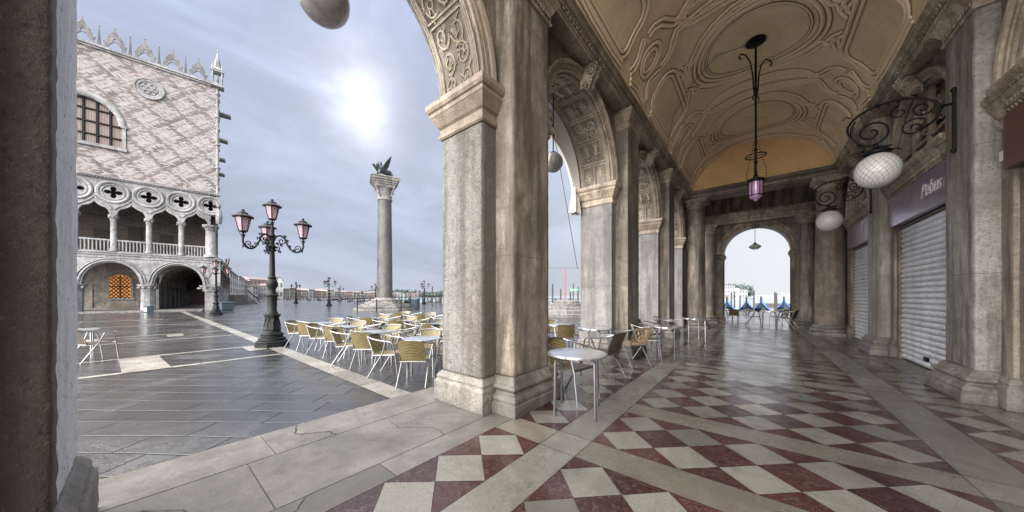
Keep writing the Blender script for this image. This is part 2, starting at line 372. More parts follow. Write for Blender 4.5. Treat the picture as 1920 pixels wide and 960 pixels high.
    def build(s, name, mats, parent=None, smooth=False, tint=False, bevel=0.0):
        me = bpy.data.meshes.new(name); me.from_pydata(s.v, [], s.f); me.update()
        if not isinstance(mats, (list, tuple)): mats = [mats]
        for q in mats: me.materials.append(q)
        if len(mats) > 1: me.polygons.foreach_set('material_index', s.mi)
        if tint:
            a = me.attributes.new('tint', 'FLOAT', 'POINT'); a.data.foreach_set('value', s.tint)
        if smooth:
            me.polygons.foreach_set('use_smooth', [True] * len(me.polygons))
            try: me.set_sharp_from_angle(angle=R(38))
            except Exception: pass
        o = bpy.data.objects.new(name, me); COL.objects.link(o)
        if parent is not None: o.parent = parent
        if bevel:
            bv = o.modifiers.new('bevel', 'BEVEL'); bv.width = bevel; bv.segments = 2; bv.limit_method = 'ANGLE'; bv.angle_limit = R(50)
        return o
def tag(o, label=None, cat=None, group=None, kind=None):
    if label: o['label'] = label
    if cat: o['category'] = cat
    if group: o['group'] = group
    if kind: o['kind'] = kind
    return o
def thing(name, label, cat, loc=(0, 0, 0), rz=0.0, group=None):
    o = bpy.data.objects.new(name, None); o.empty_display_size = .2; COL.objects.link(o); o.location = loc; o.rotation_euler = (0, 0, rz)
    return tag(o, label, cat, group)
def copy_tree(o, parent=None):
    c = o.copy(); COL.objects.link(c)
    if parent is not None: c.parent = parent
    for ch in list(o.children): copy_tree(ch, c)
    return c
def place(proto, used, loc, rz, label, group=None, scale=1.0):
    o = proto if not used else copy_tree(proto)
    o.location = loc; o.rotation_euler = (0, 0, rz); o.scale = (scale,) * 3
    o['label'] = label
    if group: o['group'] = group
    return o
def spiral(cx, cy, r0, turns, a0=0.0, n=26, dirn=1, r1=.12):
    return [(cx + (r0 * (1 - (1 - r1) * t)) * cos(a0 + dirn * 2 * pi * turns * t), cy + (r0 * (1 - (1 - r1) * t)) * sin(a0 + dirn * 2 * pi * turns * t)) for t in [i / n for i in range(n + 1)]]

# ------------------------------------------------------------------ ARCADE FLOOR
PB = 4.13                      # bay
XF0, XF1 = -1.235, 1.235
def clip(poly, x0, x1, y0, y1):
    def cl(p, ins, inter):
        out = []
        for i in range(len(p)):
            a, b2 = p[i - 1], p[i]; ia, ib = ins(a), ins(b2)
            if ia != ib: out.append(inter(a, b2))
            if ib: out.append(b2)
        return out
    def ix(X): return lambda a, b2: (X, a[1] + (b2[1] - a[1]) * (X - a[0]) / (b2[0] - a[0]))
    def iy(Y): return lambda a, b2: (a[0] + (b2[0] - a[0]) * (Y - a[1]) / (b2[1] - a[1]), Y)
    for ins, it in ((lambda p: p[0] >= x0 - 1e-9, ix(x0)), (lambda p: p[0] <= x1 + 1e-9, ix(x1)), (lambda p: p[1] >= y0 - 1e-9, iy(y0)), (lambda p: p[1] <= y1 + 1e-9, iy(y1))):
        if not poly: return []
        poly = cl(poly, ins, it)
    return poly
fl = MB()
def slab(poly, mi, gap=.004):
    if len(poly) < 3: return
    A = sum(poly[i - 1][0] * poly[i][1] - poly[i][0] * poly[i - 1][1] for i in range(len(poly))) / 2
    if abs(A) < .0015: return
    cx = sum(p[0] for p in poly) / len(poly); cy = sum(p[1] for p in poly) / len(poly)
    sz = max(sqrt((p[0] - cx) ** 2 + (p[1] - cy) ** 2) for p in poly); k = 1 - gap / sz
    t = random.random() ** 2; z = random.uniform(-.0012, .0012)
    pts = [(cx + (p[0] - cx) * k, cy + (p[1] - cy) * k, z) for p in poly]
    if A < 0: pts.reverse()
    fl.face(pts, mi, t)
def rect(x0, x1, y0, y1, mi, gap=.004): slab([(x0, y0), (x1, y0), (x1, y1), (x0, y1)], mi, gap) if False else fl.face([(x0 + gap, y0 + gap, 0), (x1 - gap, y0 + gap, 0), (x1 - gap, y1 - gap, 0), (x0 + gap, y1 - gap, 0)], mi, random.random() ** 2)
def diamonds(x0, x1, y0, y1, cols, rows):
    dx = (x1 - x0) / (2 * cols); dy = (y1 - y0) / (2 * rows)
    for i in range(0, 2 * cols + 1):
        for j in range(0, 2 * rows + 1):
            if (i + j) % 2: 
                continue
            white = i % 2 == 1
            cx, cy = x0 + i * dx, y0 + j * dy
            slab(clip([(cx - dx, cy), (cx, cy - dy), (cx + dx, cy), (cx, cy + dy)], x0, x1, y0, y1), 0 if white else 1, .0035)
def strip_y(x0, x1, y0, y1, mi, L=2.4):
    y = y0
    while y < y1 - .01:
        e = min(y1, y + L * random.uniform(.7, 1.3))
        if y1 - e < .5: e = y1
        rect(x0, x1, y, e, mi); y = e
def strip_x(x0, x1, y0, y1, mi, L=2.2):
    x = x0
    while x < x1 - .01:
        e = min(x1, x + L * random.uniform(.8, 1.2))
        if x1 - e < .5: e = x1
        rect(x, e, y0, y1, mi); x = e
for k in range(-3, 5):
    o = PB * k
    bands = [(2.38 + o, 2.74 + o), (3.69 + o, 4.05 + o)]
    panels = [(2.74 + o, 3.69 + o, 2), (4.05 + o, 2.38 + o + PB, 5)]
    for (a, b2) in bands:
        strip_x(XF0, XF1, a, b2, 2); rect(-2.17, -1.60, a, b2, 2); rect(1.63, 2.09, a, b2, 2)
        rect(-1.60, XF0, a, b2, 3)
        rect(XF1, 1.63, a, b2, 3)
    for (a, b2, n) in panels:
        diamonds(XF0, XF1, a, b2, 5, n); diamonds(-2.17, -1.60, a, b2, 1, n if n > 2 else 2); diamonds(1.63, 2.09, a, b2, 1, n if n > 2 else 2)
        strip_y(-1.60, XF0, a, b2, 3 if k < 1 else 2); strip_y(XF1, 1.63, a, b2, 3)
strip_y(2.09, 2.66, -10, 19.6, 3, 1.6)
strip_y(-2.45, -2.17, -10, 19.6, 4, 1.9); strip_y(-3.30, -2.45, -10, 19.6, 4, 2.8)
for k in range(14):            # edge slabs with a real riser
    y0 = -10 + k * 2.15; fl.box(-3.88, -3.305, y0 + .003, y0 + 2.147, -.116, .0005, 4)
strip_x(-3.30, 2.66, 19.62, 20.0, 2)
o = fl.build('floor', [M['t_white'], M['t_red'], M['t_band'], M['t_rough'], M['t_step']], tint=True); tag(o, kind='structure')
mb = MB(); mb.box(-3.86, 3.0, -10.2, 20.05, -.117, -.006); tag(mb.build('floor_bed', M['joint']), kind='structure')
def crack(pts, w=.011):
    mb = MB(); P_ = []
    for a, b2 in zip(pts, pts[1:]):
        for q in range(6):
            t = q / 6; P_.append((a[0] + (b2[0] - a[0]) * t + random.uniform(-.012, .012), a[1] + (b2[1] - a[1]) * t + random.uniform(-.012, .012)))
    P_.append(pts[-1])
    for i in range(len(P_) - 1):
        a = Vector(P_[i]); b2 = Vector(P_[i + 1]); d = (b2 - a).normalized(); n = Vector((-d.y, d.x)) * (w * random.uniform(.3, 1.0))
        mb.face([(a.x - n.x, a.y - n.y, .004), (b2.x - n.x * .7, b2.y - n.y * .7, .004), (b2.x + n.x * .7, b2.y + n.y * .7, .004), (a.x + n.x, a.y + n.y, .004)])
    return mb
cr = crack([(-3.86, 1.05), (-3.62, .98), (-3.42, 1.22), (-3.30, 1.24)], .010)
for pts in ([(-3.2, 1.75), (-2.95, 1.72), (-2.68, 1.95), (-2.45, 1.93)], [(-2.44, .72), (-2.3, .6), (-2.18, .62)], [(-3.2, -.1), (-2.9, .18), (-2.6, .2)]):
    c2 = crack(pts, .004); cr.add(c2.v, c2.f)
tag(cr.build('floor_cracks', M['crack']), kind='structure')

# ------------------------------------------------------------------ PIAZZA GROUND, STRIPS, QUAY, WATER
QY = 36.0
mb = MB()
mb.face([(-62, -90, -.12), (60, -90, -.12), (60, QY, -.12), (-62, QY, -.12)])
g_ = mb.build('piazza_paving', M['paving']); tag(g_, kind='structure')
riva = [(-62, 36), (-110, 40), (-170, 62), (-260, 120), (-420, 250), (-700, 480), (-900, 900)]
mb = MB()
for a, b2 in zip(riva, riva[1:]): mb.face([(a[0], a[1], -.13), (a[0] - 0, -90 if a[0] > -200 else a[1] - 220, -.13), (b2[0], -90 if b2[0] > -200 else b2[1] - 220, -.13), (b2[0], b2[1], -.13)])
tag(mb.build('quayside_ground', M['paving']), kind='structure')
mb = MB(); mb.box(-62, 60, QY, QY + .5, -1.2, -.10); tag(mb.build('quay_edge', M['step']), kind='structure')
mb = MB(); mb.face([(-3000, 36.4, -.95), (3000, 36.4, -.95), (6000, 6000, -.95), (-6000, 6000, -.95)]); tag(mb.build('lagoon_water', M['water']), kind='structure')
st = MB()
def pstrip(x0, x1, y0, y1, L=1.6, alongx=True):
    if alongx:
        x = x1
        while x > x0 + .05:
            e = max(x0, x - L * random.uniform(.7, 1.3)); st.face([(e + .006, y0, -.116), (x - .006, y0, -.116), (x - .006, y1, -.116), (e + .006, y1, -.116)], 0, random.random() ** 2); x = e
    else:
        y = y0
        while y < y1 - .05:
            e = min(y1, y + L * random.uniform(.7, 1.3)); st.face([(x0, y + .006, -.116), (x1, y + .006, -.116), (x1, e - .006, -.116), (x0, e - .006, -.116)], 0, random.random() ** 2); y = e
pstrip(-44, -3.89, 2.32, 2.66)
for xx in (-9.78, -11.95, -15.9, -18.2):
    pstrip(xx, xx + .16, -30, 2.31, 2.5, False)
for xx, yy in ((-11.93, -.35), (-11.93, -8.0), (-18.0, -1.6), (-18.0, -9)):
    st.face([(xx + .16, yy, -.112), (xx + 2.3, yy + .1, -.112), (xx + 2.3, yy + .75, -.112), (xx + .16, yy + .62, -.112)], 0, .2)
    st.face([(xx + .16, yy + 2.2, -.112), (xx + 1.1, yy + 2.2, -.112), (xx + 1.1, yy + 2.62, -.112), (xx + .16, yy + 2.62, -.112)], 0, .4)
pstrip(-24.6, -24.3, -30, 2.31, 2.5, False); pstrip(-30.3, -30.0, -30, 2.31, 2.5, False)
tag(st.build('white_paving_strips', M['strip'], tint=True), kind='structure')

# ------------------------------------------------------------------ ARCADE BUILDING
arc = thing('arcade_building', 'stone arcade with stucco barrel vault, carved arches and shuttered shops', 'building', (0, 0, 0))
XL0, XL1 = -3.32, -2.55            # left wall outer / inner face
XR1, XR2 = 2.42, 3.2
SPR = 3.95; WTOP = 5.60
PY0, PY1 = 2.57, 3.80              # pier extent in bay coords
PIL0, PIL1 = 2.81, 3.62
def pier_range(k):
    a, b2 = PY0 + PB * k, PY1 + PB * k
    if k == -1: b2 = -.255
    return a, b2
IMP = [(0, 3.50), (.012, 3.50), (.03, 3.52), (.03, 3.555), (.012, 3.575), (.012, 3.64), (.04, 3.665), (.06, 3.70), (.105, 3.78), (.115, 3.79), (.115, 3.84), (.135, 3.85), (.155, 3.885), (.155, 3.945), (0, 3.945)]
PBASE = [(.075, 0), (.075, .27), (.06, .285), (.045, .30), (.055, .33), (.03, .37), (.008, .40)]
LBASE = [(.15, 0), (.15, .13), (.125, .135), (.14, .165), (.135, .20), (.11, .225), (.085, .24), (.075, .265), (.10, .285), (.10, .315), (.075, .335), (.06, .34), (.045, .375), (.012, .42)]
CAPP = [(.0, 5.18), (.02, 5.19), (.03, 5.215), (.015, 5.24), (.015, 5.33), (.045, 5.37), (.055, 5.41), (.10, 5.46), (.11, 5.47), (.11, 5.52), (.13, 5.53), (.13, 5.595)]
def dentils(mb, x, y0, y1, z0, z1, d, w=.05, gap=.045, side=1):
    y = y0
    while y + w < y1:
        mb.box(min(x, x + side * d), max(x, x + side * d), y, y + w, z0, z1); y += w + gap
def rough(o, s=.006):
    return o
CLD = bpy.data.textures.new('wear', 'CLOUDS'); CLD.noise_scale = .09; CLD.noise_depth = 3
def wear(o, on=True, vox=.024, amt=.016, it=2):
    if not on: return
    for q in list(o.modifiers): o.modifiers.remove(q)
    r_ = o.modifiers.new('worn', 'REMESH'); r_.mode = 'VOXEL'; r_.voxel_size = vox; r_.use_smooth_shade = True
    if it: sm = o.modifiers.new('soft', 'SMOOTH'); sm.factor = .5; sm.iterations = it
    d = o.modifiers.new('chips', 'DISPLACE'); d.texture = CLD; d.strength = amt; d.mid_level = .5; d.texture_coords = 'GLOBAL'
def make_pier(k, side):
    a, b2 = pier_range(k)
    if side < 0: x0, x1 = XL0, (XL1 if k != -1 else -2.46)
    else: x0, x1 = XR1, XR2
    mb = MB(); mb.box(x0, x1, a, b2, .39 if side < 0 else .39, 3.51)
    mb.box(x0, x1, a, b2, 3.90, 3.948)
    mat = M['pier'] if not (side < 0 and k in (1, 2, 3)) else M['pier_cold']
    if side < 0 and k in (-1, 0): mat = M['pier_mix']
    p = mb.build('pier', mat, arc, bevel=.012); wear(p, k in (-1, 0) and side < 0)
    q = MB(); q.mould(x0, x1, a, b2, PBASE); qb = q.build('base', M['base'] if k != -1 else M['pier_cold'], p, bevel=.01); wear(qb, k in (-1, 0) and side < 0, .011, .012, 0)
    q = MB(); q.mould(x0, x1, a, b2, IMP); q.build('impost', M['trim'], p)
    return p
m = NT('pier_stone_two_tone')   # weathered stone, lit outer side and shaded inner face put into its colour
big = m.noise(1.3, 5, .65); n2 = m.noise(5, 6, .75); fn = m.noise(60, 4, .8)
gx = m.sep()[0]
lit_side = m.ramp(m.math('ADD', m.math('MULTIPLY', big, .9), m.math('MULTIPLY', m.math('ADD', gx, 2.9), -.5)), [(.25, 0), (.75, 1)])
c = m.mix(lit_side, (0.126, 0.108, 0.0927), (0.206, 0.202, 0.198))
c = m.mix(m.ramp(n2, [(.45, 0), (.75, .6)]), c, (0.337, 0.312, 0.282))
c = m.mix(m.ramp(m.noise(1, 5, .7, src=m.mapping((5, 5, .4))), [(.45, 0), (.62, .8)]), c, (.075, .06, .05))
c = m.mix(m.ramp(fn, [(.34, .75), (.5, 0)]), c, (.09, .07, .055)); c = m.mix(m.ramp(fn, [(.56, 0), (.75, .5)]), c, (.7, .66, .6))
inner_shade = m.ramp(gx, [(0, 0), (1, 1)])
sf = m.math('GREATER_THAN', gx, -2.575); c = m.mix(m.math('MULTIPLY', sf, .74), c, (.062, .046, .035))  # inner face darkened in the colour, standing in for its shade
c = m.mix(m.math('MULTIPLY', m.math('LESS_THAN', m.sep()[1], .5), m.math('MULTIPLY', m.math('SUBTRACT', .85, m.math('MULTIPLY', sf, .85)), m.ramp(m.noise(2.6, 6, .8, src=m.mapping((4, 4, .7))), [(.30, .55), (.55, 1)]))), c, (.80, .84, .94))  # near pier's outer face painted bluish white as if brightly lit
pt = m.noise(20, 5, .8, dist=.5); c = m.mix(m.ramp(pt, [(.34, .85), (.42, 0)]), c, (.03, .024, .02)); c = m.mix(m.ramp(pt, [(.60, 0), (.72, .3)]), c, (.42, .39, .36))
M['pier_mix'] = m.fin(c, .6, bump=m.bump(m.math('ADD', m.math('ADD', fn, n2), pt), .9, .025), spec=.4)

def make_pilaster(k, side):
    a, b2 = PIL0 + PB * k, PIL1 + PB * k
    if side < 0: x0, x1 = XL1 - .05, -2.27
    else: x0, x1 = 2.22, XR1 + .05
    mb = MB(); mb.box(x0, x1, a, b2, .41, 5.19)
    # raised fillet down the front
    p = mb.build('pilaster', M['pilaster'] if side < 0 else M['pilaster_r'], arc, bevel=.012); wear(p, (k == 0 and side < 0) or (k == 1 and side > 0), .026, .014)
    q = MB(); q.mould(x0, x1, a, b2, LBASE); qb = q.build('base', M['base'], p, bevel=.008); wear(qb, (k == 0 and side < 0) or (k == 1 and side > 0), .010, .012, 0)
    q = MB(); q.mould(x0, x1, a, b2, CAPP)
    xf = x1 if side < 0 else x0; sd = 1 if side < 0 else -1
    dentils(q, xf, a + .02, b2 - .02, 5.25, 5.32, .035, .035, .03, sd)
    q.build('capital', M['trim'], p)
    return p
M['pilaster_r'] = stone('pocked_pilaster_stone', (0.33, 0.304, 0.281), (0.185, 0.158, 0.139), (0.436, 0.409, 0.383), 0.8, .5, .8, fine=42, joints=1.7)

def arch_wall(mb, x0, x1, ya, yb, z0, r, cy, zt, n=32, axis='y'):
    def P3(x, y, z): return (x, y, z) if axis == 'y' else (y, x, z)
    pts = [(cy - r * cos(pi * i / n), z0 + r * sin(pi * i / n)) for i in range(n + 1)]
    for xx, flip in ((x0, 0), (x1, 1)):
        def fc(l):
            l = [P3(xx, a, b2) for a, b2 in l]
            if flip: l.reverse()
            mb.face(l)
        fc([(ya, z0), (ya, zt), (pts[0][0], zt), pts[0]])
        fc([pts[-1], (pts[-1][0], zt), (yb, zt), (yb, z0)])
        for i in range(n): fc([pts[i], (pts[i][0], zt), (pts[i + 1][0], zt), pts[i + 1]])
    for i in range(n):
        mb.face([P3(x0, *pts[i]), P3(x0, *pts[i + 1]), P3(x1, *pts[i + 1]), P3(x1, *pts[i])])
    mb.face([P3(x0, ya, zt), P3(x1, ya, zt), P3(x1, yb, zt), P3(x0, yb, zt)])
def ring(mb, x, cy, z0, prof, n=36, axis='y', a0=0.0, a1=pi):
    # prof: (radius, x offset)
    def P3(x_, y, z): return (x_, y, z) if axis == 'y' else (y, x_, z)
    vs = []; L = len(prof)
    for i in range(n + 1):
        a = a0 + (a1 - a0) * i / n
        for rr, xo in prof: vs.append(P3(x + xo, cy - rr * cos(a), z0 + rr * sin(a)))
    fs = [(i * L + j, i * L + j + 1, (i + 1) * L + j + 1, (i + 1) * L + j) for i in range(n) for j in range(L - 1)]
    mb.add(vs, fs)
def archivolt(mb, x, cy, r, sgn, axis='y'):
    ring(mb, x, cy, SPR if axis == 'y' else 3.55, [(r - .002, 0), (r - .002, sgn * .03), (r + .045, sgn * .035), (r + .05, sgn * .05), (r + .10, sgn * .055), (r + .11, sgn * .085), (r + .15, sgn * .10), (r + .165, sgn * .085), (r + .17, sgn * .04), (r + .175, 0)], axis=axis)
def console(mb, x, cy, z0, z1, sgn, w=.26, axis='y'):
    # S-shaped keystone bracket
    n = 18; pr = []
    for i in range(n + 1):
        t = i / n; pr.append((sgn * (.10 + .16 * t ** 1.3 + .04 * sin(t * 2 * pi)), z0 + (z1 - z0) * t))
    for e in (0, 1): pass
    def P3(x_, y, z): return (x_, y, z) if axis == 'y' else (y, x_, z)
    for i in range(n):
        (a, za), (b2, zb) = pr[i], pr[i + 1]; wa = w * (.75 + .35 * i / n) / 2; wb = w * (.75 + .35 * (i + 1) / n) / 2
        mb.add([P3(x, cy - wa, za), P3(x, cy + wa, za), P3(x + a, cy + wa, za), P3(x + a, cy - wa, za), P3(x, cy - wb, zb), P3(x, cy + wb, zb), P3(x + b2, cy + wb, zb), P3(x + b2, cy - wb, zb)],
               [(0, 3, 7, 4), (1, 5, 6, 2), (3, 2, 6, 7)])
    for zc, rr, xo in ((z0 + .05, .05, .09), (z1 - .09, .075, .20)):
        N = 14; vs = []
        for yy in (-w / 2 - .005, w / 2 + .005):
            for q in range(N): vs.append(P3(x + sgn * xo + rr * cos(2 * pi * q / N), cy + yy, zc + rr * sin(2 * pi * q / N)))
        mb.add(vs, [tuple(range(N)), tuple(reversed(range(N, 2 * N)))] + [(q, q + N, (q + 1) % N + N, (q + 1) % N) for q in range(N)])
        for yy in (-w / 2 - .035, w / 2 + .035):
            mb.tube([P3(x + sgn * xo + p[0], cy + yy, zc + p[1]) for p in spiral(0, 0, rr * .85, 1.6, n=22)], .012, 5)
    for q in range(9):
        zz_ = z0 + (z1 - z0) * (q + .5) / 9; xo_ = .12 + .16 * ((q + .5) / 9) ** 1.3
        for s_ in (-1, 1): mb.tube([P3(x + sgn * xo_, cy + s_ * .02, zz_ - .02), P3(x + sgn * (xo_ + .045), cy + s_ * .07, zz_ + .01), P3(x + sgn * (xo_ + .01), cy + s_ * .12, zz_ + .05)], [.02, .026, .008], 6)
    for q in range(5):
        yy = cy - w / 2 + w * (q + .5) / 5
        mb.tube([P3(x + a + sgn * .008, yy, z) for a, z in pr[2:-2]], .014, 5)

def soffit_relief(mb, frames, cy, r, x0, x1, seed):
    rnd = random.Random(seed)
    def S(a, x, d=0.0): rr = r - d; return (x, cy - rr * cos(a), SPR + rr * sin(a))
    # border ribs
    for xx in (x0 + .045, x0 + .075, x1 - .045, x1 - .075):
        frames.tube([S(pi * i / 40, xx, .012) for i in range(41)], .014, 5)
    N = 9 if seed != 40 else 5; L = pi / N
    xa, xb = x0 + .10, x1 - .10
    for i in range(N):
        a0, a1 = i * L + .02, (i + 1) * L - .02
        frames.tube([S(a0, xa), S(a0, xb)], .016, 5); frames.tube([S(a1, xa), S(a1, xb)], .016, 5)
        for xx in (xa, xb): frames.tube([S(a0, xx), S((a0 + a1) / 2, xx), S(a1, xx)], .013, 5)
        kind = (i % 3) if N == 9 else 0
        H_ = (a1 - a0) * r; W_ = xb - xa
        def Q(u, v, d=.006): return S(a0 + (a1 - a0) * v, xa + W_ * u, d)
        if kind == 1:       # long panel with two standing figures
            for fx in (.3, .7):
                s_ = rnd.uniform(-.04, .04)
                body = [(fx, .30), (fx + s_, .48), (fx + s_, .66)]
                mb.tube([Q(a, b2) for a, b2 in body], [.030, .036, .042], 8, flat=.6)
                mb.ball(Q(fx + s_, .82, .012), (.032, .032, .032), 8, 6)
                for sg in (-1, 1):
                    mb.tube([Q(fx, .34), Q(fx + sg * .05, .18), Q(fx + sg * .05 + s_, .04)], [.026, .020, .014], 6)
                    mb.tube([Q(fx + s_, .64), Q(fx + sg * .11, .55 + rnd.uniform(-.05, .1)), Q(fx + sg * .15, .42 + rnd.uniform(0, .4))], [.018, .014, .010], 6)
        elif kind == 2:     # two square panels with rosettes
            frames.tube([Q(.5, 0), Q(.5, 1)], .014, 5)
            for cxx in (.25, .75):
                for q in range(8):
                    aa = q * pi / 4 + rnd.random() * .2
                    mb.tube([Q(cxx, .5), Q(cxx + .10 * cos(aa), .5 + .17 * sin(aa)), Q(cxx + .18 * cos(aa + .3), .5 + .33 * sin(aa + .3))], [.012, .020, .007], 6)
                mb.ball(Q(cxx, .5, .01), .022, 8, 6)
        else:               # foliate scrolls
            for (sx_, sy_, dd, a_) in (((.3, .3, 1, 0), (.7, .35, -1, pi), (.35, .72, -1, 2), (.72, .75, 1, 4)) if N == 9 else ((.27, .17, 1, 0), (.73, .2, -1, pi), (.28, .5, -1, 2), (.72, .5, 1, 4), (.27, .82, 1, 1), (.73, .8, -1, 3))):
                sp = spiral(0, 0, 1, 1.5, a_, 26, dd)
                pts = [Q(sx_ + .21 * p[0], sy_ + .24 * p[1] * (W_ / H_) ** (.5 if N == 9 else 1.0)) for p in sp]
                mb.tube(pts, [.015 * (1 - .4 * q / 26) for q in range(27)], 6)
                for q in range(2, 24, 4):
                    p = sp[q]; u_, v_ = sx_ + .21 * p[0], sy_ + .24 * p[1] * (W_ / H_) ** (.5 if N == 9 else 1.0)
                    mb.tube([Q(u_, v_), Q(u_ + rnd.uniform(-.1, .1), v_ + rnd.uniform(-.1, .1)), Q(min(.97, max(.03, u_ + rnd.uniform(-.16, .16))), min(.97, max(.03, v_ + rnd.uniform(-.14, .14))))], [.012, .016, .004], 5)
KS = list(range(-1, 4))
for k in KS:
    make_pier(k, -1)
    if k >= 0: make_pier(k, 1)
    if k < 3: make_pilaster(k, -1)
    if 0 <= k < 3: make_pilaster(k, 1)
# arches: bay k spans from pier k-1 to pier k
for k in range(0, 5):
    ya = pier_range(k - 1)[1]; yb = pier_range(k)[0] if k < 4 else 19.09
    cy = (ya + yb) / 2; r = (yb - ya) / 2
    lo = (pier_range(k - 1)[0] + ya) / 2; hi = (pier_range(k)[0] + pier_range(k)[1]) / 2 if k < 4 else 19.4
    for side in (-1, 1):
        if (k == 4 or k == 0) and side > 0: continue
        mb = MB()
        x0, x1 = (XL0, XL1) if side < 0 else (XR1, XR2)
        pass
        arch_wall(mb, x0, x1, lo, hi, SPR, r, cy, WTOP + .5)
        a_ = mb.build('arch', M['pilaster'], arc)
        mb = MB(); xf, sg = ((XL1, 1) if side < 0 else (XR1, -1))
        archivolt(mb, xf, cy, r, sg)
        mb.build('archivolt', M['trim'], a_, smooth=True)
        if side < 0:
            mb = MB(); archivolt(mb, XL0, cy, r, -1); mb.build('archivolt', M['pale'], a_, smooth=True)
        mb = MB(); console(mb, xf, cy, SPR + r - .16, WTOP, sg); mb.build('keystone', M['trim'], a_, smooth=True)
        if k >= -1:
            mb, fr = MB(), MB()
            if side < 0: soffit_relief(mb, fr, cy, r, x0, x1, 40 + k)
            else: soffit_relief(mb, fr, cy, r, x0, x0 + .5, 60 + k)
            mb.add(fr.v, fr.f)
            mb.build('soffit_relief', M['relief'], a_, smooth=True)
# bay 4 right side: solid wall
mb = MB(); mb.box(XR1, XR2, PY1 + PB * 3, 19.1, 0, 6.6); mb.build('wall', M['dark_stone'], arc)
# entablature + cornice on both sides
def run_profile(mb, prof, y0, y1):     # prof: (x,z) list, extruded along y
    vs = []
    for yy in (y0, y1): vs += [(x, yy, z) for x, z in prof]
    n = len(prof); mb.add(vs, [(i, i + 1, n + i + 1, n + i) for i in range(n - 1)] + [tuple(range(n)), tuple(reversed(range(n, 2 * n)))])
for sg, xw in ((1, XL1), (-1, XR1)):
    mb = MB()
    pr = [(0, 5.60), (.26, 5.60), (.26, 5.655), (.275, 5.66), (.275, 5.70), (.25, 5.715), (.25, 5.79), (.27, 5.80), (.285, 5.815), (.285, 5.83), (.32, 5.84), (.345, 5.875), (.345, 5.915), (.375, 5.93), (.375, 5.955), (0, 5.955)]
    run_profile(mb, [(xw + sg * x, z) for x, z in pr], -1.6 if sg > 0 else 2.4, 15.15)
    dentils(mb, xw + sg * .25, -1.5 if sg > 0 else 2.5, 15.1, 5.725, 5.785, .035, .06, .05, sg)
    # egg row along the frieze
    y = -1.0 if sg > 0 else 2.5
    while y < 14.9:
        mb.ball((xw + sg * .285, y, 5.80), (.018, .028, .02), 8, 5); y += .085
    if False:
        for q in range(0, 4):   # small modillions on the shop side
            yc_ = PIL0 + PB * q + .4
            mb.box(min(xw - .37, xw), xw, yc_ - .16, yc_ + .16, 5.70, 5.80)
    mb.build('cornice', M['trim'], arc)
# ---------------- vault
VXC, VW, VZ, VR = -.05, 2.15, 5.94, 1.66
def V(y, thd, d=0.0):
    t = R(thd); nx, nz = sin(t) / VW, cos(t) / VR; q = sqrt(nx * nx + nz * nz)
    return (VXC - VW * sin(t) + nx / q * d, y, VZ + VR * cos(t) - nz / q * d)
mb = MB()
mb.grid(lambda u, v: V(-1.6 + 17.3 * v, -90 + 180 * u), 48, 60)
vault = mb.build('vault', M['stucco'], arc, smooth=True)
ribs = MB()
def rib(pts, closed=False, off=(-.058, .058), rad=.040, dens=.09):
    # pts (dy, theta) smooth polyline -> metric offset double moulding
    K_ = R(1) * 1.95
    P_ = [Vector((p[0], p[1] * K_)) for p in pts]
    out = []
    L_ = len(P_)
    rng = range(L_ if closed else L_ - 1)
    for i in rng:
        a, b2 = P_[i], P_[(i + 1) % L_]; n = max(1, int((b2 - a).length / dens))
        for q in range(n): out.append(a + (b2 - a) * q / n)
    if not closed: out.append(P_[-1])
    N = len(out)
    for o_ in off:
        res = []
        for i in range(N):
            t = (out[(i + 1) % N] - out[i - 1]) if closed else (out[min(i + 1, N - 1)] - out[max(i - 1, 0)])
            if t.length < 1e-6: continue
            t.normalize(); q = out[i] + Vector((-t.y, t.x)) * o_
            res.append(V(q.x, q.y / K_, .002))
        ribs.tube(res, rad, 6, closed=closed)
    if True:  # thin dark lines beside and between the ribs, drawn as shade
        for o_ in ((min(off) - rad * 1.1), (max(off) + rad * 1.1), 0 if len(off) > 1 else min(off) - rad * 1.1):
            res = []
            for i in range(N):
                t = (out[(i + 1) % N] - out[i - 1]) if closed else (out[min(i + 1, N - 1)] - out[max(i - 1, 0)])
                if t.length < 1e-6: continue
                t.normalize(); q = out[i] + Vector((-t.y, t.x)) * o_
                res.append(V(q.x, q.y / K_, .002))
            ribs.tube(res, .012, 4, mi=1, closed=closed)
def ell(cy, cth, ry, rth, n=44, a0=0, a1=360): return [(cy + ry * cos(R(a0 + (a1 - a0) * i / n)), cth + rth * sin(R(a0 + (a1 - a0) * i / n))) for i in range(n + (0 if a1 - a0 == 360 else 1))]
def rrect(cy, y_, th0, th1, ry, rth):
    pts = []
    for (sy, th, a0) in ((1, th1, 0), (-1, th1, 90), (-1, th0, 180), (1, th0, 270)):
        sgn = -1 if th == th1 else 1
        for q in range(7):
            a = R(a0 + 15 * q); pts.append((cy + sy * (y_ - ry) + ry * cos(a), th + sgn * rth + rth * sin(a)))
    return pts
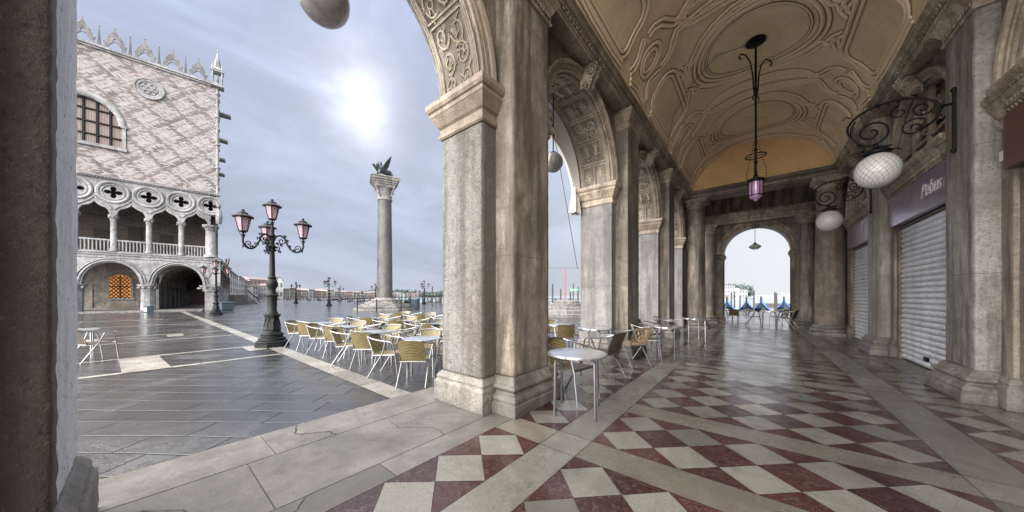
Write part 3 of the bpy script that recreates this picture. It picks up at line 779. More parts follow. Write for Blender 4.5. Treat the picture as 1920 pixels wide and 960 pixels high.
for k in range(1, 4):
    c0 = 1.115 + PB * k; pcn = c0 + PB / 2
    rib(ell(c0, 0, 1.22, 34), True); rib(ell(c0, 0, 1.0, 27.5), True, (0,), .022)
    for s in (-1, 1):
        # curved bracket frames round the oval
        for e in (-1, 1):
            curve = [(c0 + e * 1.42, s * 1.5)] + [(c0 + e * y, s * t) for y, t in ((1.40, 10), (1.25, 19), (1.02, 27), (.72, 33), (.62, 35), (.62, 38), (.42, 40.5), (.25, 45))]
            rib(curve)
            mid = [(pcn - PB if e < 0 else pcn, 0)]
        # borders either side of the pier band
        for e in (-1, 1):
            y0 = c0 + e * (PB / 2)
            rib([(y0 - e * .36, s * 1.5), (y0 - e * .38, s * 12), (y0 - e * .34, s * 22), (y0 - e * .26, s * 29), (y0 - e * .12, s * 34), (y0 - e * .12, s * 38), (y0 - e * .27, s * 41), (y0 - e * .44, s * 44), (y0 - e * .55, s * 49), (y0 - e * .55, s * 54)])
            rib([(y0 - e * .62, s * 57), (y0 - e * .52, s * 62), (y0 - e * .44, s * 68), (y0 - e * .48, s * 74), (y0 - e * .60, s * 78)])
        # panels over the arches
        rib(rrect(c0, 1.08, s * 63 - 15.5, s * 63 + 15.5, .34, 9), True)
        rib([(c0 - 1.0, s * 82), (c0 - .4, s * 83.5), (c0 + .4, s * 83.5), (c0 + 1.0, s * 82)])
        rib([(c0 - .75, s * 43.5), (c0 - .5, s * 41), (c0 - .35, s * 41.5)]); rib([(c0 + .75, s * 43.5), (c0 + .5, s * 41), (c0 + .35, s * 41.5)])
    for s in (-1, 1):
        rib(ell(pcn, s * 60, .24, 9), True); rib([(pcn - .5, s * 83), (pcn, s * 80), (pcn + .5, s * 83)])
    # capsule on the pier line
    rib([(pcn + .15 * (1 if a < 0 else -1), t) for a, t in ((-1, -26), (-1, 0), (-1, 26))] + ell(pcn, 26, .15, 5, 8, 180, 0)[1:-1] + [(pcn + .15, 26), (pcn + .15, 0), (pcn + .15, -26)][:0] , False) if False else rib(rrect(pcn, .17, -34, 34, .16, 5), True)
rib([(15.2, t) for t in range(-86, 87, 4)])
ribs.build('stucco_moulding', [M['stucco_rib'], M['crease_shade']], vault, smooth=True)
# transverse beam, lunette, columns and end wall
mb = MB(); n = 40; pts = [V(15.62, -90 + 180 * i / n) for i in range(n + 1)]
for i in range(n): mb.face([(pts[i][0], 15.40, VZ - .1), (pts[i][0], 15.40, pts[i][2] + .05), (pts[i + 1][0], 15.40, pts[i + 1][2] + .05), (pts[i + 1][0], 15.40, VZ - .1)])
mb.build('lunette', M['lunette'], arc)
mb = MB(); mb.box(XL1, XR1, 15.18, 15.95, 5.62, 5.74); mb.box(XL1, XR1, 15.14, 15.99, 5.742, 5.83); mb.box(XL1, XR1, 15.08, 16.05, 5.832, 5.95)
mb.build('beam', M['dark_stone'], arc, bevel=.01)
mb = MB()
for (px0, px1) in (((XL1, 15.10), (XR1, 15.10)),):
    mb.tube([(XL1, 15.12, 5.70), (XR1, 15.12, 5.70)], .03, 8)
mb.build('moulding', M['trim'], arc)
def column(cx, cy, r, zt, mat, cap=True):
    mb = MB(); mb.lathe(cx, cy, [(r * 1.0, .36), (r * 1.0, 1.2), (r * .97, 2.6), (r * .88, zt - .42)], 28)
    p = mb.build('column', mat, arc, smooth=True)
    q = MB(); q.mould(cx - r * 1.32, cx + r * 1.32, cy - r * 1.32, cy + r * 1.32, [(0, 0), (0, .12)])
    q.lathe(cx, cy, [(r * 1.28, .12), (r * 1.34, .15), (r * 1.34, .19), (r * 1.26, .225), (r * 1.14, .24), (r * 1.12, .265), (r * 1.2, .285), (r * 1.2, .32), (r * 1.1, .345), (r * 1.02, .38)], 28)
    q.build('base', M['base'], p, smooth=True)
    q = MB(); q.lathe(cx, cy, [(r * .88, zt - .43), (r * .96, zt - .42), (r * .96, zt - .39), (r * .88, zt - .38), (r * .9, zt - .29), (r * 1.02, zt - .26), (r * 1.16, zt - .17), (r * 1.18, zt - .14)], 28)
    q.mould(cx - r * 1.12, cx + r * 1.12, cy - r * 1.12, cy + r * 1.12, [(0, zt - .14), (.02, zt - .12), (.02, zt - .05), (.05, zt - .03), (.05, zt)])
    for a in range(20): q.ball((cx + r * 1.07 * cos(a * pi / 10), cy + r * 1.07 * sin(a * pi / 10), zt - .23), (.035, .035, .035), 6, 5)
    q.build('capital', M['trim'], p, smooth=True)
column(-2.13, 15.57, .385, 5.62, M['pilaster']); column(2.02, 15.57, .40, 5.62, M['dark_col'] if 'dark_col' in M else M['dark_stone'])
column(-1.93, 18.72, .29, 5.05, M['pilaster']); column(1.72, 18.72, .34, 5.05, M['pilaster'])
mb = MB(); mb.box(XL1, XR1, 15.95, 20.0, 6.62, 6.8); mb.build('ceiling', M['lunette'], arc)
mb = MB()
arch_wall(mb, 19.1, 19.85, XL0, XR2, 3.55, 1.30, -.07, 6.62, axis='x')
mb.box(XL0, -1.37, 19.1, 19.85, 0, 3.55); mb.box(1.23, XR2, 19.1, 19.85, 0, 3.55)
ew = mb.build('end_wall', M['pilaster'], arc)
mb = MB(); archivolt(mb, 19.1, -.07, 1.30, -1, axis='x'); ring(mb, 19.1, -.07, 3.55, [(1.48, 0), (1.48, -.03), (1.60, -.035), (1.60, 0)], axis='x')
mb.build('archivolt', M['trim'], ew, smooth=True)
mb = MB(); console(mb, 19.1, -.07, 4.72, 5.30, -1, .30, axis='x'); mb.build('keystone', M['trim'], ew, smooth=True)
mb = MB()
for (a, b2) in ((-1.83, -1.37), (1.23, 1.69)):
    mb = MB()
    mb.mould(a, b2, 19.02, 19.86, [(0, 3.28), (.01, 3.28), (.03, 3.31), (.03, 3.34), (.05, 3.38), (.08, 3.44), (.08, 3.52), (0, 3.545)])
    mb.mould(a, b2, 19.02, 19.86, [(.05, 0), (.05, .25), (.02, .30), (0, .31)])
    mb.box(a, b2, 19.02, 19.86, .30, 3.29)
    mb.build('pier', M['pilaster'], ew, bevel=.01)
mb = MB(); vs = [(19.1 - o_, z) for o_, z in ((0, 5.05), (.30, 5.05), (.30, 5.18), (.33, 5.19), (.33, 5.33), (.36, 5.35), (.40, 5.42), (.46, 5.50), (.46, 5.58), (0, 5.58))]
P_ = []
for xx in (XL1, XR1): P_ += [(xx, y, z) for y, z in vs]
nn = len(vs); mb.add(P_, [(i, i + 1, nn + i + 1, nn + i) for i in range(nn - 1)])
mb.build('cornice', M['trim'], ew)
mb = MB(); mb.box(-3.32, 3.2, 15.96, 19.1, 6.60, 6.62)
# solid mass over the vault (upper storey) and the closed shops behind
mb = MB(); mb.box(XL0, 3.4, -1.6, 19.85, 7.70, 8.6); mb.box(XL0, XL1 + .05, -1.6, 19.85, WTOP + .48, 7.698); mb.box(XR1 - .05, 3.4, 2.5, 19.85, WTOP + .48, 7.698)
mb.build('upper_storey', M['plaster'], arc)
# ---------------- shops
def shop(k, label_sign):
    ya, yb = PY1 + PB * (k - 1), PY0 + PB * k
    if k == 0: ya = -.255
    mb = MB(); N = 26; z0, z1 = .02, 2.90
    for i in range(N):
        a = z0 + (z1 - z0) * i / N; b2 = z0 + (z1 - z0) * (i + 1) / N; d = (b2 - a); q = 5
        pr = [(2.53, a), (2.51, a + d * .12), (2.492, a + d * .38), (2.492, a + d * .62), (2.51, a + d * .88), (2.53, a + d * .97)]
        for j_ in range(len(pr) - 1):
            mb.face([(pr[j_][0], ya + .12, pr[j_][1]), (pr[j_][0], yb - .12, pr[j_][1]), (pr[j_ + 1][0], yb - .12, pr[j_ + 1][1]), (pr[j_ + 1][0], ya + .12, pr[j_ + 1][1])])
    s_ = mb.build('shutter', M['shutter'], arc)
    mb = MB(); mb.box(2.46, 2.56, ya, ya + .12, 0, 2.93); mb.box(2.46, 2.56, yb - .12, yb, 0, 2.93); mb.box(2.47, 2.6, ya + .12, yb - .12, 2.90, 2.93)
    mb.build('guide_rail', M['dark_stone'], s_)
    mb = MB(); mb.box(2.47, 2.492, (ya + yb) / 2 - .09, (ya + yb) / 2 + .09, .16, .24); mb.tube([(2.465, (ya + yb) / 2 - .5, .12), (2.44, (ya + yb) / 2 - .5, .16), (2.44, (ya + yb) / 2 - .38, .16), (2.465, (ya + yb) / 2 - .38, .12)], .01, 5); mb.build('lock', M['iron'], s_)
    mb = MB(); mb.box(2.34, 2.5, ya + .02, yb - .02, 2.95, 3.60)
    sg_ = mb.build('sign_board', M['sign'] if k != 1 else M['sign_brown'], arc, bevel=.006)
    if label_sign:
        cu = bpy.data.curves.new('lettering', 'FONT'); cu.body = label_sign; cu.size = .34 if len(label_sign) > 1 else .5; cu.extrude = .006; cu.shear = .35; cu.align_x = 'CENTER'; cu.materials.append(M['letter'])
        t0_ = bpy.data.objects.new('tmp', cu); me_ = bpy.data.meshes.new_from_object(t0_); bpy.data.objects.remove(t0_); t_ = bpy.data.objects.new('lettering', me_); COL.objects.link(t_); t_.parent = sg_
        t_.location = (2.33, ya + (.72 if len(label_sign) > 1 else 1.0), 3.18); t_.rotation_euler = (R(90), 0, R(-90))
    # carved lintel
    mb = MB(); pr = [(2.50, 3.62), (2.36, 3.62), (2.36, 3.68), (2.34, 3.69), (2.34, 3.77), (2.32, 3.79), (2.30, 3.84), (2.30, 3.86), (2.24, 3.90), (2.22, 3.93), (2.22, 3.97), (2.50, 3.98)]
    run_profile(mb, pr, ya + .005, yb - .005)
    y = ya + .04
    while y < yb - .05:
        mb.ball((2.335, y, 3.73), (.016, .026, .034), 6, 5); mb.ball((2.29, y + .03, 3.865), (.014, .022, .018), 6, 5)
        mb.tube([(2.355, y, 3.63), (2.345, y + .03, 3.66), (2.355, y + .055, 3.645)], .01, 5); y += .07
    mb.build('lintel', M['trim'], arc)
    # lunette grille with scrolls
    cy = (ya + yb) / 2; r = (yb - ya) / 2
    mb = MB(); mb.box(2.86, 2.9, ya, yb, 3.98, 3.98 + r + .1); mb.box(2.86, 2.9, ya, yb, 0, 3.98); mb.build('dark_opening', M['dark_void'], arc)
    mb = MB()
    ring(mb, 2.50, cy, 3.95, [(r - .001, 0), (r - .06, 0), (r - .06, .10), (r - .001, .10)], 24)
    for yy in (-.5, 0, .5):
        zt = 3.95 + sqrt(max(0, (r - .05) ** 2 - (yy * r) ** 2)); mb.box(2.50, 2.58, cy + yy * r - .05, cy + yy * r + .05, 3.98, zt)
    for zz_ in (.33, .62):
        hw = sqrt((r - .05) ** 2 - (zz_ * r) ** 2); mb.box(2.515, 2.565, cy - hw, cy + hw, 3.95 + zz_ * r - .025, 3.95 + zz_ * r + .025)
    mb.build('window_frame', M['trim'], arc)
    mb = MB(); rnd = random.Random(k)
    for yi in range(-6, 7):
        for zi in range(0, 5):
            yy = cy + yi * r / 6.5; zz_ = 4.1 + zi * r / 4.6
            if (yy - cy) ** 2 + (zz_ - 3.95) ** 2 > (r - .14) ** 2: continue
            mb.tube([(2.60, yy + p[0], zz_ + p[1]) for p in spiral(0, 0, .14, 1.4, rnd.random() * 6, 18, rnd.choice((-1, 1)))], .013, 5)
    mb.build('grille', M['trim'], arc, smooth=True)
for k, t in ((1, None), (2, 'Pebus'), (3, 'T')): shop(k, t)
mb = MB(); mb.box(2.405, 2.42, 6.86, 6.98, 3.12, 3.24); mb.build('number_plate', M['white_paint'], arc)
# back wall behind the shops, rear end of arcade
mb = MB(); mb.box(3.2, 3.5, 2.4, 19.85, 0, 8.6); mb.box(2.5, 3.5, -3.5, 2.395, 0, 8.6); mb.build('wall', M['plaster'], arc)
# drip marks: electric cable along the vault from lantern rose
mb = MB(); LY = 9.42
mb.tube([V(LY, 2, .02), V(LY - .25, 20, .03), V(LY + .1, 40, .03), V(LY + .5, 62, .03), V(LY + .9, 80, .03), (-2.17, LY + .8, 5.96), (-2.25, LY + .7, 5.6)], .007, 5)
mb.build('cable', M['rope'], arc)

# ------------------------------------------------------------------ LAMPS IN THE ARCADE
hl = thing('hanging_lantern', 'long black iron pendant lantern with violet glass hanging from the vault', 'lantern', (-.03, LY, 3.70))
mb = MB(); mb.lathe(0, 0, [(.02, 3.92), (.19, 3.90), (.20, 3.86), (.03, 3.83)], 20); mb.tube([(0, 0, 3.92), (0, 0, 3.86)], .02, 8); mb.build('ceiling_rose', M['iron'], hl)
mb = MB(); mb.tube([(0, 0, 3.9), (0, 0, .78)], .024, 10)
for z_ in (2.72, 2.60, 1.25, .95): mb.ball((0, 0, z_), (.045, .045, .04), 10, 6)
mb.build('rod', M['iron'], hl, smooth=True)
for s_ in (-1, 1):
    mb = MB(); pts = [(s_ * .02, 0, 2.55), (s_ * .07, 0, 2.75), (s_ * .09, 0, 3.05), (s_ * .16, 0, 3.35), (s_ * .30, 0, 3.50), (s_ * .44, 0, 3.50), (s_ * .50, 0, 3.43), (s_ * .47, 0, 3.37), (s_ * .43, 0, 3.40)]
    mb.tube(pts, .015, 7); mb.tube([(s_ * .02, 0, 2.6), (s_ * .10, 0, 2.52), (s_ * .08, 0, 2.45)], .013, 6)
    a_ = mb.build('arm', M['iron'], hl, smooth=True); a_.rotation_euler = (0, 0, .9)
mb = MB(); mb.tube([(.20 * cos(a), .20 * sin(a), 1.10) for a in [2 * pi * i / 24 for i in range(24)]], .014, 6, closed=True); mb.tube([(-.2, 0, 1.10), (.2, 0, 1.10)], .008, 5); mb.build('ring', M['iron'], hl)
for q in range(3):
    a = 2 * pi * q / 3 + .4; mb = MB(); pts = []
    for i in range(16):
        t = i / 15; rr = .03 + (.20 - .03) * min(1, t * 1.6); z_ = 1.45 - .98 * t
        if t > .6: rr = .20 + .02 * sin((t - .6) * 8)
        mb.ball((rr * cos(a), rr * sin(a), z_), (.013, .013, .022), 6, 5)
    mb.build('chain', M['iron'], hl)
mb = MB(); mb.lathe(0, 0, [(.15, .46), (.17, .49), (.17, .53), (.06, .58), (.03, .66), (.025, .80)], 20)
for q in range(6): mb.tube([(.145 * cos(q * pi / 3), .145 * sin(q * pi / 3), .48), (.15 * cos(q * pi / 3), .15 * sin(q * pi / 3), .12)], .008, 5)
mb.tube([(.15 * cos(a), .15 * sin(a), .14) for a in [2 * pi * i / 20 for i in range(20)]], .012, 6, closed=True)
for q in range(3): mb.tube([(.2 * cos(q * 2.09 + .4), .2 * sin(q * 2.09 + .4), .5), (.15 * cos(q * 2.09 + .4), .15 * sin(q * 2.09 + .4), .52)], .012, 5)
mb.build('cap', M['iron'], hl, smooth=True)
mb = MB(); mb.lathe(0, 0, [(.01, 0), (.035, .02), (.05, .05), (.11, .08), (.135, .14), (.135, .46)], 20); mb.build('glass', M['violet_glass'], hl, smooth=True)

def scroll_lamp(y, label, x0=2.22):
    t = thing('wall_lamp', label, 'wall lamp', (x0, y, 3.40), 0, 'globe lamps on scroll brackets')
    mb = MB(); mb.box(-.03, -.001, -.025, .025, .10, .98); mb.ball((-.02, 0, .10), .035, 8, 6); mb.ball((-.02, 0, .98), .035, 8, 6); mb.tube([(-.02, 0, .78), (-.14, 0, .78)], .018, 6); mb.build('wall_plate', M['iron'], t)
    mb = MB(); pts = [(-.14 - .46 + .46 * cos(a), 0, .74 + .30 * sin(a)) for a in [2 * pi * i / 40 for i in range(-6, 24)]]
    mb.tube(pts, .017, 7)
    e = pts[-1]
    mb.tube([(-.60 - .42 * cos(a), 0, .70 - .34 * sin(a)) for a in [i * .16 for i in range(-3, 11)]], .017, 7)
    mb.tube([(-.80 + p[0], 0, .62 + p[1]) for p in spiral(0, 0, .22, 1.7, -2.4, 34, 1)], .014, 6)
    mb.tube([(-.30 + p[0], 0, .82 + p[1]) for p in spiral(0, 0, .12, 1.5, .3, 28, -1)], .012, 6)
    mb.tube([(-.38 + p[0], 0, .56 + p[1]) for p in spiral(0, 0, .14, 1.5, .6, 28, 1)], .012, 6)
    mb.tube([(-.52 + p[0], 0, .84 + p[1]) for p in spiral(0, 0, .10, 1.3, 1.6, 24, 1)], .010, 6)
    for i in range(6): mb.tube([(-.35 - .09 * i, 0, 1.02 - .01 * i), (-.36 - .09 * i, .02, 1.06), (-.40 - .09 * i, 0, 1.05)], .009, 5)
    mb.tube([(-1.02, 0, .93), (-1.08, 0, .97), (-1.11, .0, .93)], .01, 5)
    mb.build('scroll_bracket', M['iron'], t, smooth=True)
    mb = MB(); mb.tube([(-.74, 0, .42), (-.74, 0, .26)], .022, 8); mb.lathe(-.74, 0, [(.05, .36), (.16, .29), (.155, .265), (.04, .25)], 16)
    for s_ in (-1, 1): mb.tube([(-.74 + s_ * .13, 0, .28), (-.74 + s_ * .2, 0, .30), (-.74 + s_ * .24, 0, .27)], .012, 5)
    mb.build('fitter', M['iron'], t, smooth=True)
    mb = MB(); mb.ball((-.74, 0, 0), (.255, .255, .27), 32, 20); mb.build('globe', M['globe'], t, smooth=True)
    return t
scroll_lamp(7.40, 'nearer white swirled glass globe on a black scroll bracket by the violet sign')
scroll_lamp(11.53, 'farther white swirled glass globe on a black scroll bracket before the dark round column')
def ball_lamp(loc, drop, r, label, mat):
    t = thing('pendant_lamp', label, 'pendant lamp', loc)
    mb = MB(); mb.ball((0, 0, 0), (r, r, r), 28, 18); mb.build('globe', mat, t, smooth=True)
    mb = MB(); mb.tube([(0, 0, r * .95), (0, 0, drop)], .012, 6); mb.lathe(0, 0, [(r * .35, r * .93), (r * .38, r * 1.0), (.03, r * 1.1)], 14); mb.build('rod', M['iron'], t)
    return t
ball_lamp((-3.02, 1.03, 4.07), 5.36 - 4.07, .21, 'grey frosted glass ball lamp cut off by the top edge, hanging in the nearest arch', M['globe_grey'])
ball_lamp((-3.12, 5.12, 4.03), 5.39 - 4.03, .19, 'grey frosted glass ball lamp hanging behind the near pier in the second arch', M['globe_grey'])
t = thing('pendant_lamp', 'small pale green glass lamp hanging in the far end arch towards the water', 'pendant lamp', (-.09, 19.2, 3.84))
mb = MB(); mb.lathe(0, 0, [(.03, -.14), (.14, -.12), (.24, -.03), (.25, .02), (.17, .10), (.05, .15)], 24); mb.build('glass', M['glass_green'], t, smooth=True)
mb = MB(); mb.tube([(0, 0, .14), (0, 0, .90)], .014, 6); mb.lathe(0, 0, [(.06, .12), (.07, .16), (.03, .22)], 12); mb.build('rod', M['iron'], t)

# awning gathered in second arch + cord
t = thing('folded_awning', 'pale canvas awning gathered against the far side of the second arch, tied with cord', 'awning', (0, 0, 0))
cy = (pier_range(0)[1] + pier_range(1)[0]) / 2; rr = (pier_range(1)[0] - pier_range(0)[1]) / 2
def awn(u, v):
    a = R(100 - 108 * u)
    if a < 0: a_ = 0.0
    else: a_ = a
    w = (.10 + .42 * sin(min(pi, max(0, a_)))) * v
    r_ = rr - .02 - w * .8
    return (-3.36 - .10 * v + .045 * sin(v * 26), cy + r_ * cos(a_), SPR + r_ * sin(a_) - (0 if a > 0 else .25 * v) - .1 * v)
mb = MB(); mb.grid(awn, 30, 26); mb.build('canvas', M['canvas'], t, smooth=True)
mb = MB()
def tail(u, v): a = 2 * pi * u; r_ = (.05 + .09 * v) * (1 + .35 * sin(5 * a)); return (-3.40 + r_ * cos(a) * .8, cy + rr - .12 + r_ * sin(a), 4.0 - .62 * v)
mb.grid(tail, 30, 8); mb.build('hanging_fold', M['canvas'], t, smooth=True)
mb = MB(); mb.tube([(-3.40, cy + (rr - .03) * cos(R(q)), SPR + (rr - .03) * sin(R(q))) for q in range(0, 100, 5)], .014, 6); mb.build('frame_bar', M['white_paint'], t)
mb = MB(); mb.tube([(-3.38, cy + .15, SPR + rr - .1), (-3.40, cy + .6, 4.3), (-3.35, cy + 1.36, 2.05)], .008, 5); mb.tube([(-3.38, cy + .05, SPR + rr - .1), (-3.4, cy + .1, 4.7)], .008, 5); mb.build('cord', M['rope'], t)

# ------------------------------------------------------------------ CHAIRS AND TABLES
def arc3(p0, p1, p2, n=6): return [tuple(((1 - t) ** 2) * a + 2 * (1 - t) * t * b2 + t * t * c2 for a, b2, c2 in zip(p0, p1, p2)) for t in [i / n for i in range(n + 1)]]
def make_chair(name, label, mat, slats=False):
    t = thing(name, label, 'chair')
    mb = MB()
    def seat(u, v): return (-.205 + .41 * u, .21 - .40 * v, .452 - .018 * sin(pi * u) * sin(pi * v) - .012 * v)
    def back(u, v): return (-.21 + .42 * u, -.19 - .03 * v - .115 * v ** 1.0 - .045 * sin(pi * u), .440 + .345 * v + .01 * sin(pi * u))
    def thick(fn, nu, nv, d, mbx):
        def off(u, v):
            p = fn(u, v); return (p[0], p[1] + d[1], p[2] + d[2])
        mbx.grid(fn, nu, nv); mbx.grid(off, nu, nv)
        for (A_, B_) in (((0, 0), (1, 0)), ((1, 0), (1, 1)), ((1, 1), (0, 1)), ((0, 1), (0, 0))):
            n = 8; 
            for i in range(n):
                a = (A_[0] + (B_[0] - A_[0]) * i / n, A_[1] + (B_[1] - A_[1]) * i / n); b2 = (A_[0] + (B_[0] - A_[0]) * (i + 1) / n, A_[1] + (B_[1] - A_[1]) * (i + 1) / n)
                mbx.face([fn(*a), fn(*b2), off(*b2), off(*a)])
    if not slats:
        thick(seat, 8, 8, (0, 0, -.014), mb); mb.build('seat', mat, t, smooth=True)
        mb = MB(); thick(back, 8, 8, (0, .012, 0), mb); mb.build('backrest', mat, t, smooth=True)
    else:
        for part, fn, nm in ((seat, seat, 'seat'), (back, back, 'backrest')):
            mb = MB()
            for q in range(9):
                u = (q + .5) / 9; mb.tube([fn(u, v / 6) for v in range(7)], .0125, 6, flat=.6)
            mb.build(nm, mat, t, smooth=True)
    # arm loop with front legs
    mb = MB(); L = []
    L += [(-.265, .20, .60)] + arc3((-.265, .20, .60), (-.27, .20, .685), (-.275, .10, .69), 5)[1:]
    L += arc3((-.275, .10, .69), (-.285, -.18, .715), (-.20, -.31, .765), 6)[1:] + arc3((-.20, -.31, .765), (0, -.40, .80), (.20, -.31, .765), 8)[1:]
    L += arc3((.20, -.31, .765), (.285, -.18, .715), (.275, .10, .69), 6)[1:] + arc3((.275, .10, .69), (.27, .20, .685), (.265, .20, .60), 5)[1:]
    mb.tube(L, .0125, 7); mb.build('armrest', M['alu'], t, smooth=True)
    for s_ in (-1, 1):
        mb = MB(); mb.tube([(s_ * .265, .20, .60), (s_ * .25, .235, .44), (s_ * .245, .285, .006)], .0125, 7); mb.build('leg', M['alu'], t, smooth=True)
        mb = MB(); mb.tube([(s_ * .27, .06, .687), (s_ * .235, -.02, .45), (s_ * .235, -.17, .22), (s_ * .24, -.30, .006)], .0125, 7); mb.build('leg', M['alu'], t, smooth=True)
    mb = MB(); mb.tube([(-.215, .22, .435), (.215, .22, .435), (.225, .0, .43), (.215, -.20, .42), (-.215, -.20, .42), (-.225, 0, .43)], .011, 6, closed=True)
    for s_ in (-1, 1): mb.tube([(s_ * .215, .20, .435), (s_ * .252, .235, .435)], .010, 6); mb.tube([(s_ * .222, -.02, .43), (s_ * .24, -.03, .43)], .010, 6)
    mb.tube([(-.21, -.20, .43), (-.21, -.245, .6), (-.205, -.315, .765)], .009, 6); mb.tube([(.21, -.20, .43), (.21, -.245, .6), (.205, -.315, .765)], .009, 6)
    mb.build('seat_frame', M['alu'], t, smooth=True)
    return t
def make_table():
    t = thing('cafe_table', 'round cafe table', 'table')
    mb = MB(); mb.lathe(0, 0, [(.335, .685), (.352, .690), (.355, .70), (.352, .712), (.33, .716)], 36); mb.build('tabletop', M['table_top'], t, smooth=True)
    for q in range(4):
        a = pi / 4 + q * pi / 2; mb = MB(); mb.tube([(.18 * cos(a), .18 * sin(a), .675), (.27 * cos(a), .27 * sin(a), .672), (.315 * cos(a), .315 * sin(a), .64), (.325 * cos(a), .325 * sin(a), .006)], .0165, 8); mb.build('leg', M['alu'], t, smooth=True)
    mb = MB()
    for q in range(2):
        a = pi / 4 + q * pi / 2; mb.tube([(-.27 * cos(a), -.27 * sin(a), .674), (.27 * cos(a), .27 * sin(a), .674)], .011, 6)
    mb.build('underframe', M['alu'], t)
    return t
CH = {'o': [make_chair('cafe_chair', 'chair', M['ochre']), False], 'b': [make_chair('cafe_chair', 'chair', M['brown']), False], 's': [make_chair('slatted_chair', 'chair', M['orange_slat'], True), False]}
TB = [make_table(), False]
def chair(kind, x, y, face, label, z=0.0, group='metal framed cafe chairs'):
    c_ = CH[kind]; o = place(c_[0], c_[1], (x, y, z), R(face) , label, group); c_[1] = True; return o
def table(x, y, label, z=0.0, rz=0.0):
    o = place(TB[0], TB[1], (x, y, z), rz, label, 'round steel cafe tables'); TB[1] = True; return o
# face angle: 0 faces +Y, 90 faces -X, -90 faces +X
table(-1.70, 3.34, 'round steel table nearest the viewer, beside the base of the near pier', rz=.35)
chair('o', -1.98, 3.72, -100, 'ochre woven chair tucked behind the nearest steel table')
table(-2.72, 6.15, 'round steel table between the first two piers, behind the brown chair')
chair('b', -2.08, 5.05, 82, 'dark brown woven chair standing side-on behind the nearest steel table')
chair('s', -1.98, 6.22, 62, 'honey coloured slatted chair in the arcade, left of the ochre chair')
chair('o', -1.92, 7.12, -72, 'ochre woven chair right beside the honey slatted chair')
table(-1.62, 7.52, 'round steel table in the arcade between two ochre chairs, past the slatted chair')
chair('o', -2.18, 8.15, -105, 'ochre woven chair in the arcade behind the second pillar base')
chair('o', -2.05, 9.75, -80, 'ochre woven chair farthest along the left side of the arcade')
table(-1.52, 10.75, 'round steel table farthest along the left side of the arcade', rz=.5)
table(.42, 18.0, 'round steel table standing in the far end arch, right side')
chair('b', -.15, 18.05, -88, 'dark brown chair in the far end arch left of the table')
chair('b', 1.02, 17.75, 70, 'dark brown chair in the far end arch right of the table')
chair('o', .80, 18.75, 120, 'ochre chair in the far end arch behind the right-hand table')
table(-1.35, 21.7, 'round table outside the far end arch on the left', -.12)
chair('o', -1.05, 20.9, 10, 'ochre chair outside the far end arch seen from behind', -.12)
chair('b', -.62, 21.7, 85, 'chair outside the far end arch right of the left-hand table', -.12)
chair('b', -11.95, -.72, 30, 'lone dark brown chair on the wet square beside the left frame pier', -.12)
table(-12.7, -1.0, 'round table on the wet square at the left edge beside the lone brown chair', -.12)
rows = [(3.40, [-5.0, -6.75, -8.5, -10.2]), (5.35, [-5.6, -7.25, -9.05, -10.75]), (7.45, [-4.25, -6.9, -8.9, -10.8, -12.4])]
ordn = ['nearest', 'second', 'third', 'fourth', 'fifth']; rown = ['front row', 'middle row', 'back row']
rows_ = ['front row by the white strip', 'middle row', 'back row']
sidew = {(0, -1): 'on the viewer side', (-1, 0): 'on its left side', (1, 0): 'on its right side', (0, 1): 'on its far side'}
for ri, (ty, xs) in enumerate(rows):
    for ti, tx in enumerate(xs):
        jx, jy = random.uniform(-.1, .1) * (ri > 0), random.uniform(-.12, .12) * (ri > 0)
        table(tx + jx, ty + jy, f'{ordn[ti]} round outdoor table from the arcade, {rows_[ri]}', -.12, random.random())
        for (dx, dy), w in sidew.items():
            d = .50 if dy < 0 else .58
            fa = {(0, -1): 0, (-1, 0): -90, (1, 0): 90, (0, 1): 180}[(dx, dy)]
            if (ri, ti, dy) == (0, 0, 1) and False: continue
            ps = R(45 + random.uniform(-9, 9)); ox_, oy_ = dx * d, dy * d
            chair('o', tx + jx + ox_ * cos(ps) - oy_ * sin(ps) + random.uniform(-.04, .04), ty + jy + ox_ * sin(ps) + oy_ * cos(ps) + random.uniform(-.04, .04), fa + math.degrees(ps) + random.uniform(-10, 10),
                  f'ochre chair {w} of {ordn[ti]} outdoor table, {rows_[ri]}', -.12, 'ochre chairs set out on the square')

# potted plant behind the near pier
t = thing('potted_plant', 'small yellow-green leafy plant in a pot between the near pier and the outdoor chairs', 'plant', (-3.75, 5.35, -.12))
mb = MB(); mb.lathe(0, 0, [(.13, 0), (.18, .26), (.20, .27), (.20, .30), (.16, .30), (.15, .26)], 16); mb.build('pot', M['roof'], t, smooth=True)
mb = MB()
for q in range(150):
    a = random.random() * 2 * pi; e = random.random() ** .6; r_ = .24 * e; z_ = .34 + random.random() * .26; p = Vector((r_ * cos(a), r_ * sin(a), z_)); d = Vector((cos(a + random.uniform(-1, 1)), sin(a + random.uniform(-1, 1)), random.uniform(-.2, .8))).normalized() * .07; w = d.cross(Vector((0, 0, 1))).normalized() * .022
    mb.face([p - w * .2, p + d * .5 + w, p + d, p + d * .5 - w])
mb.build('foliage', M['leaf'], t)

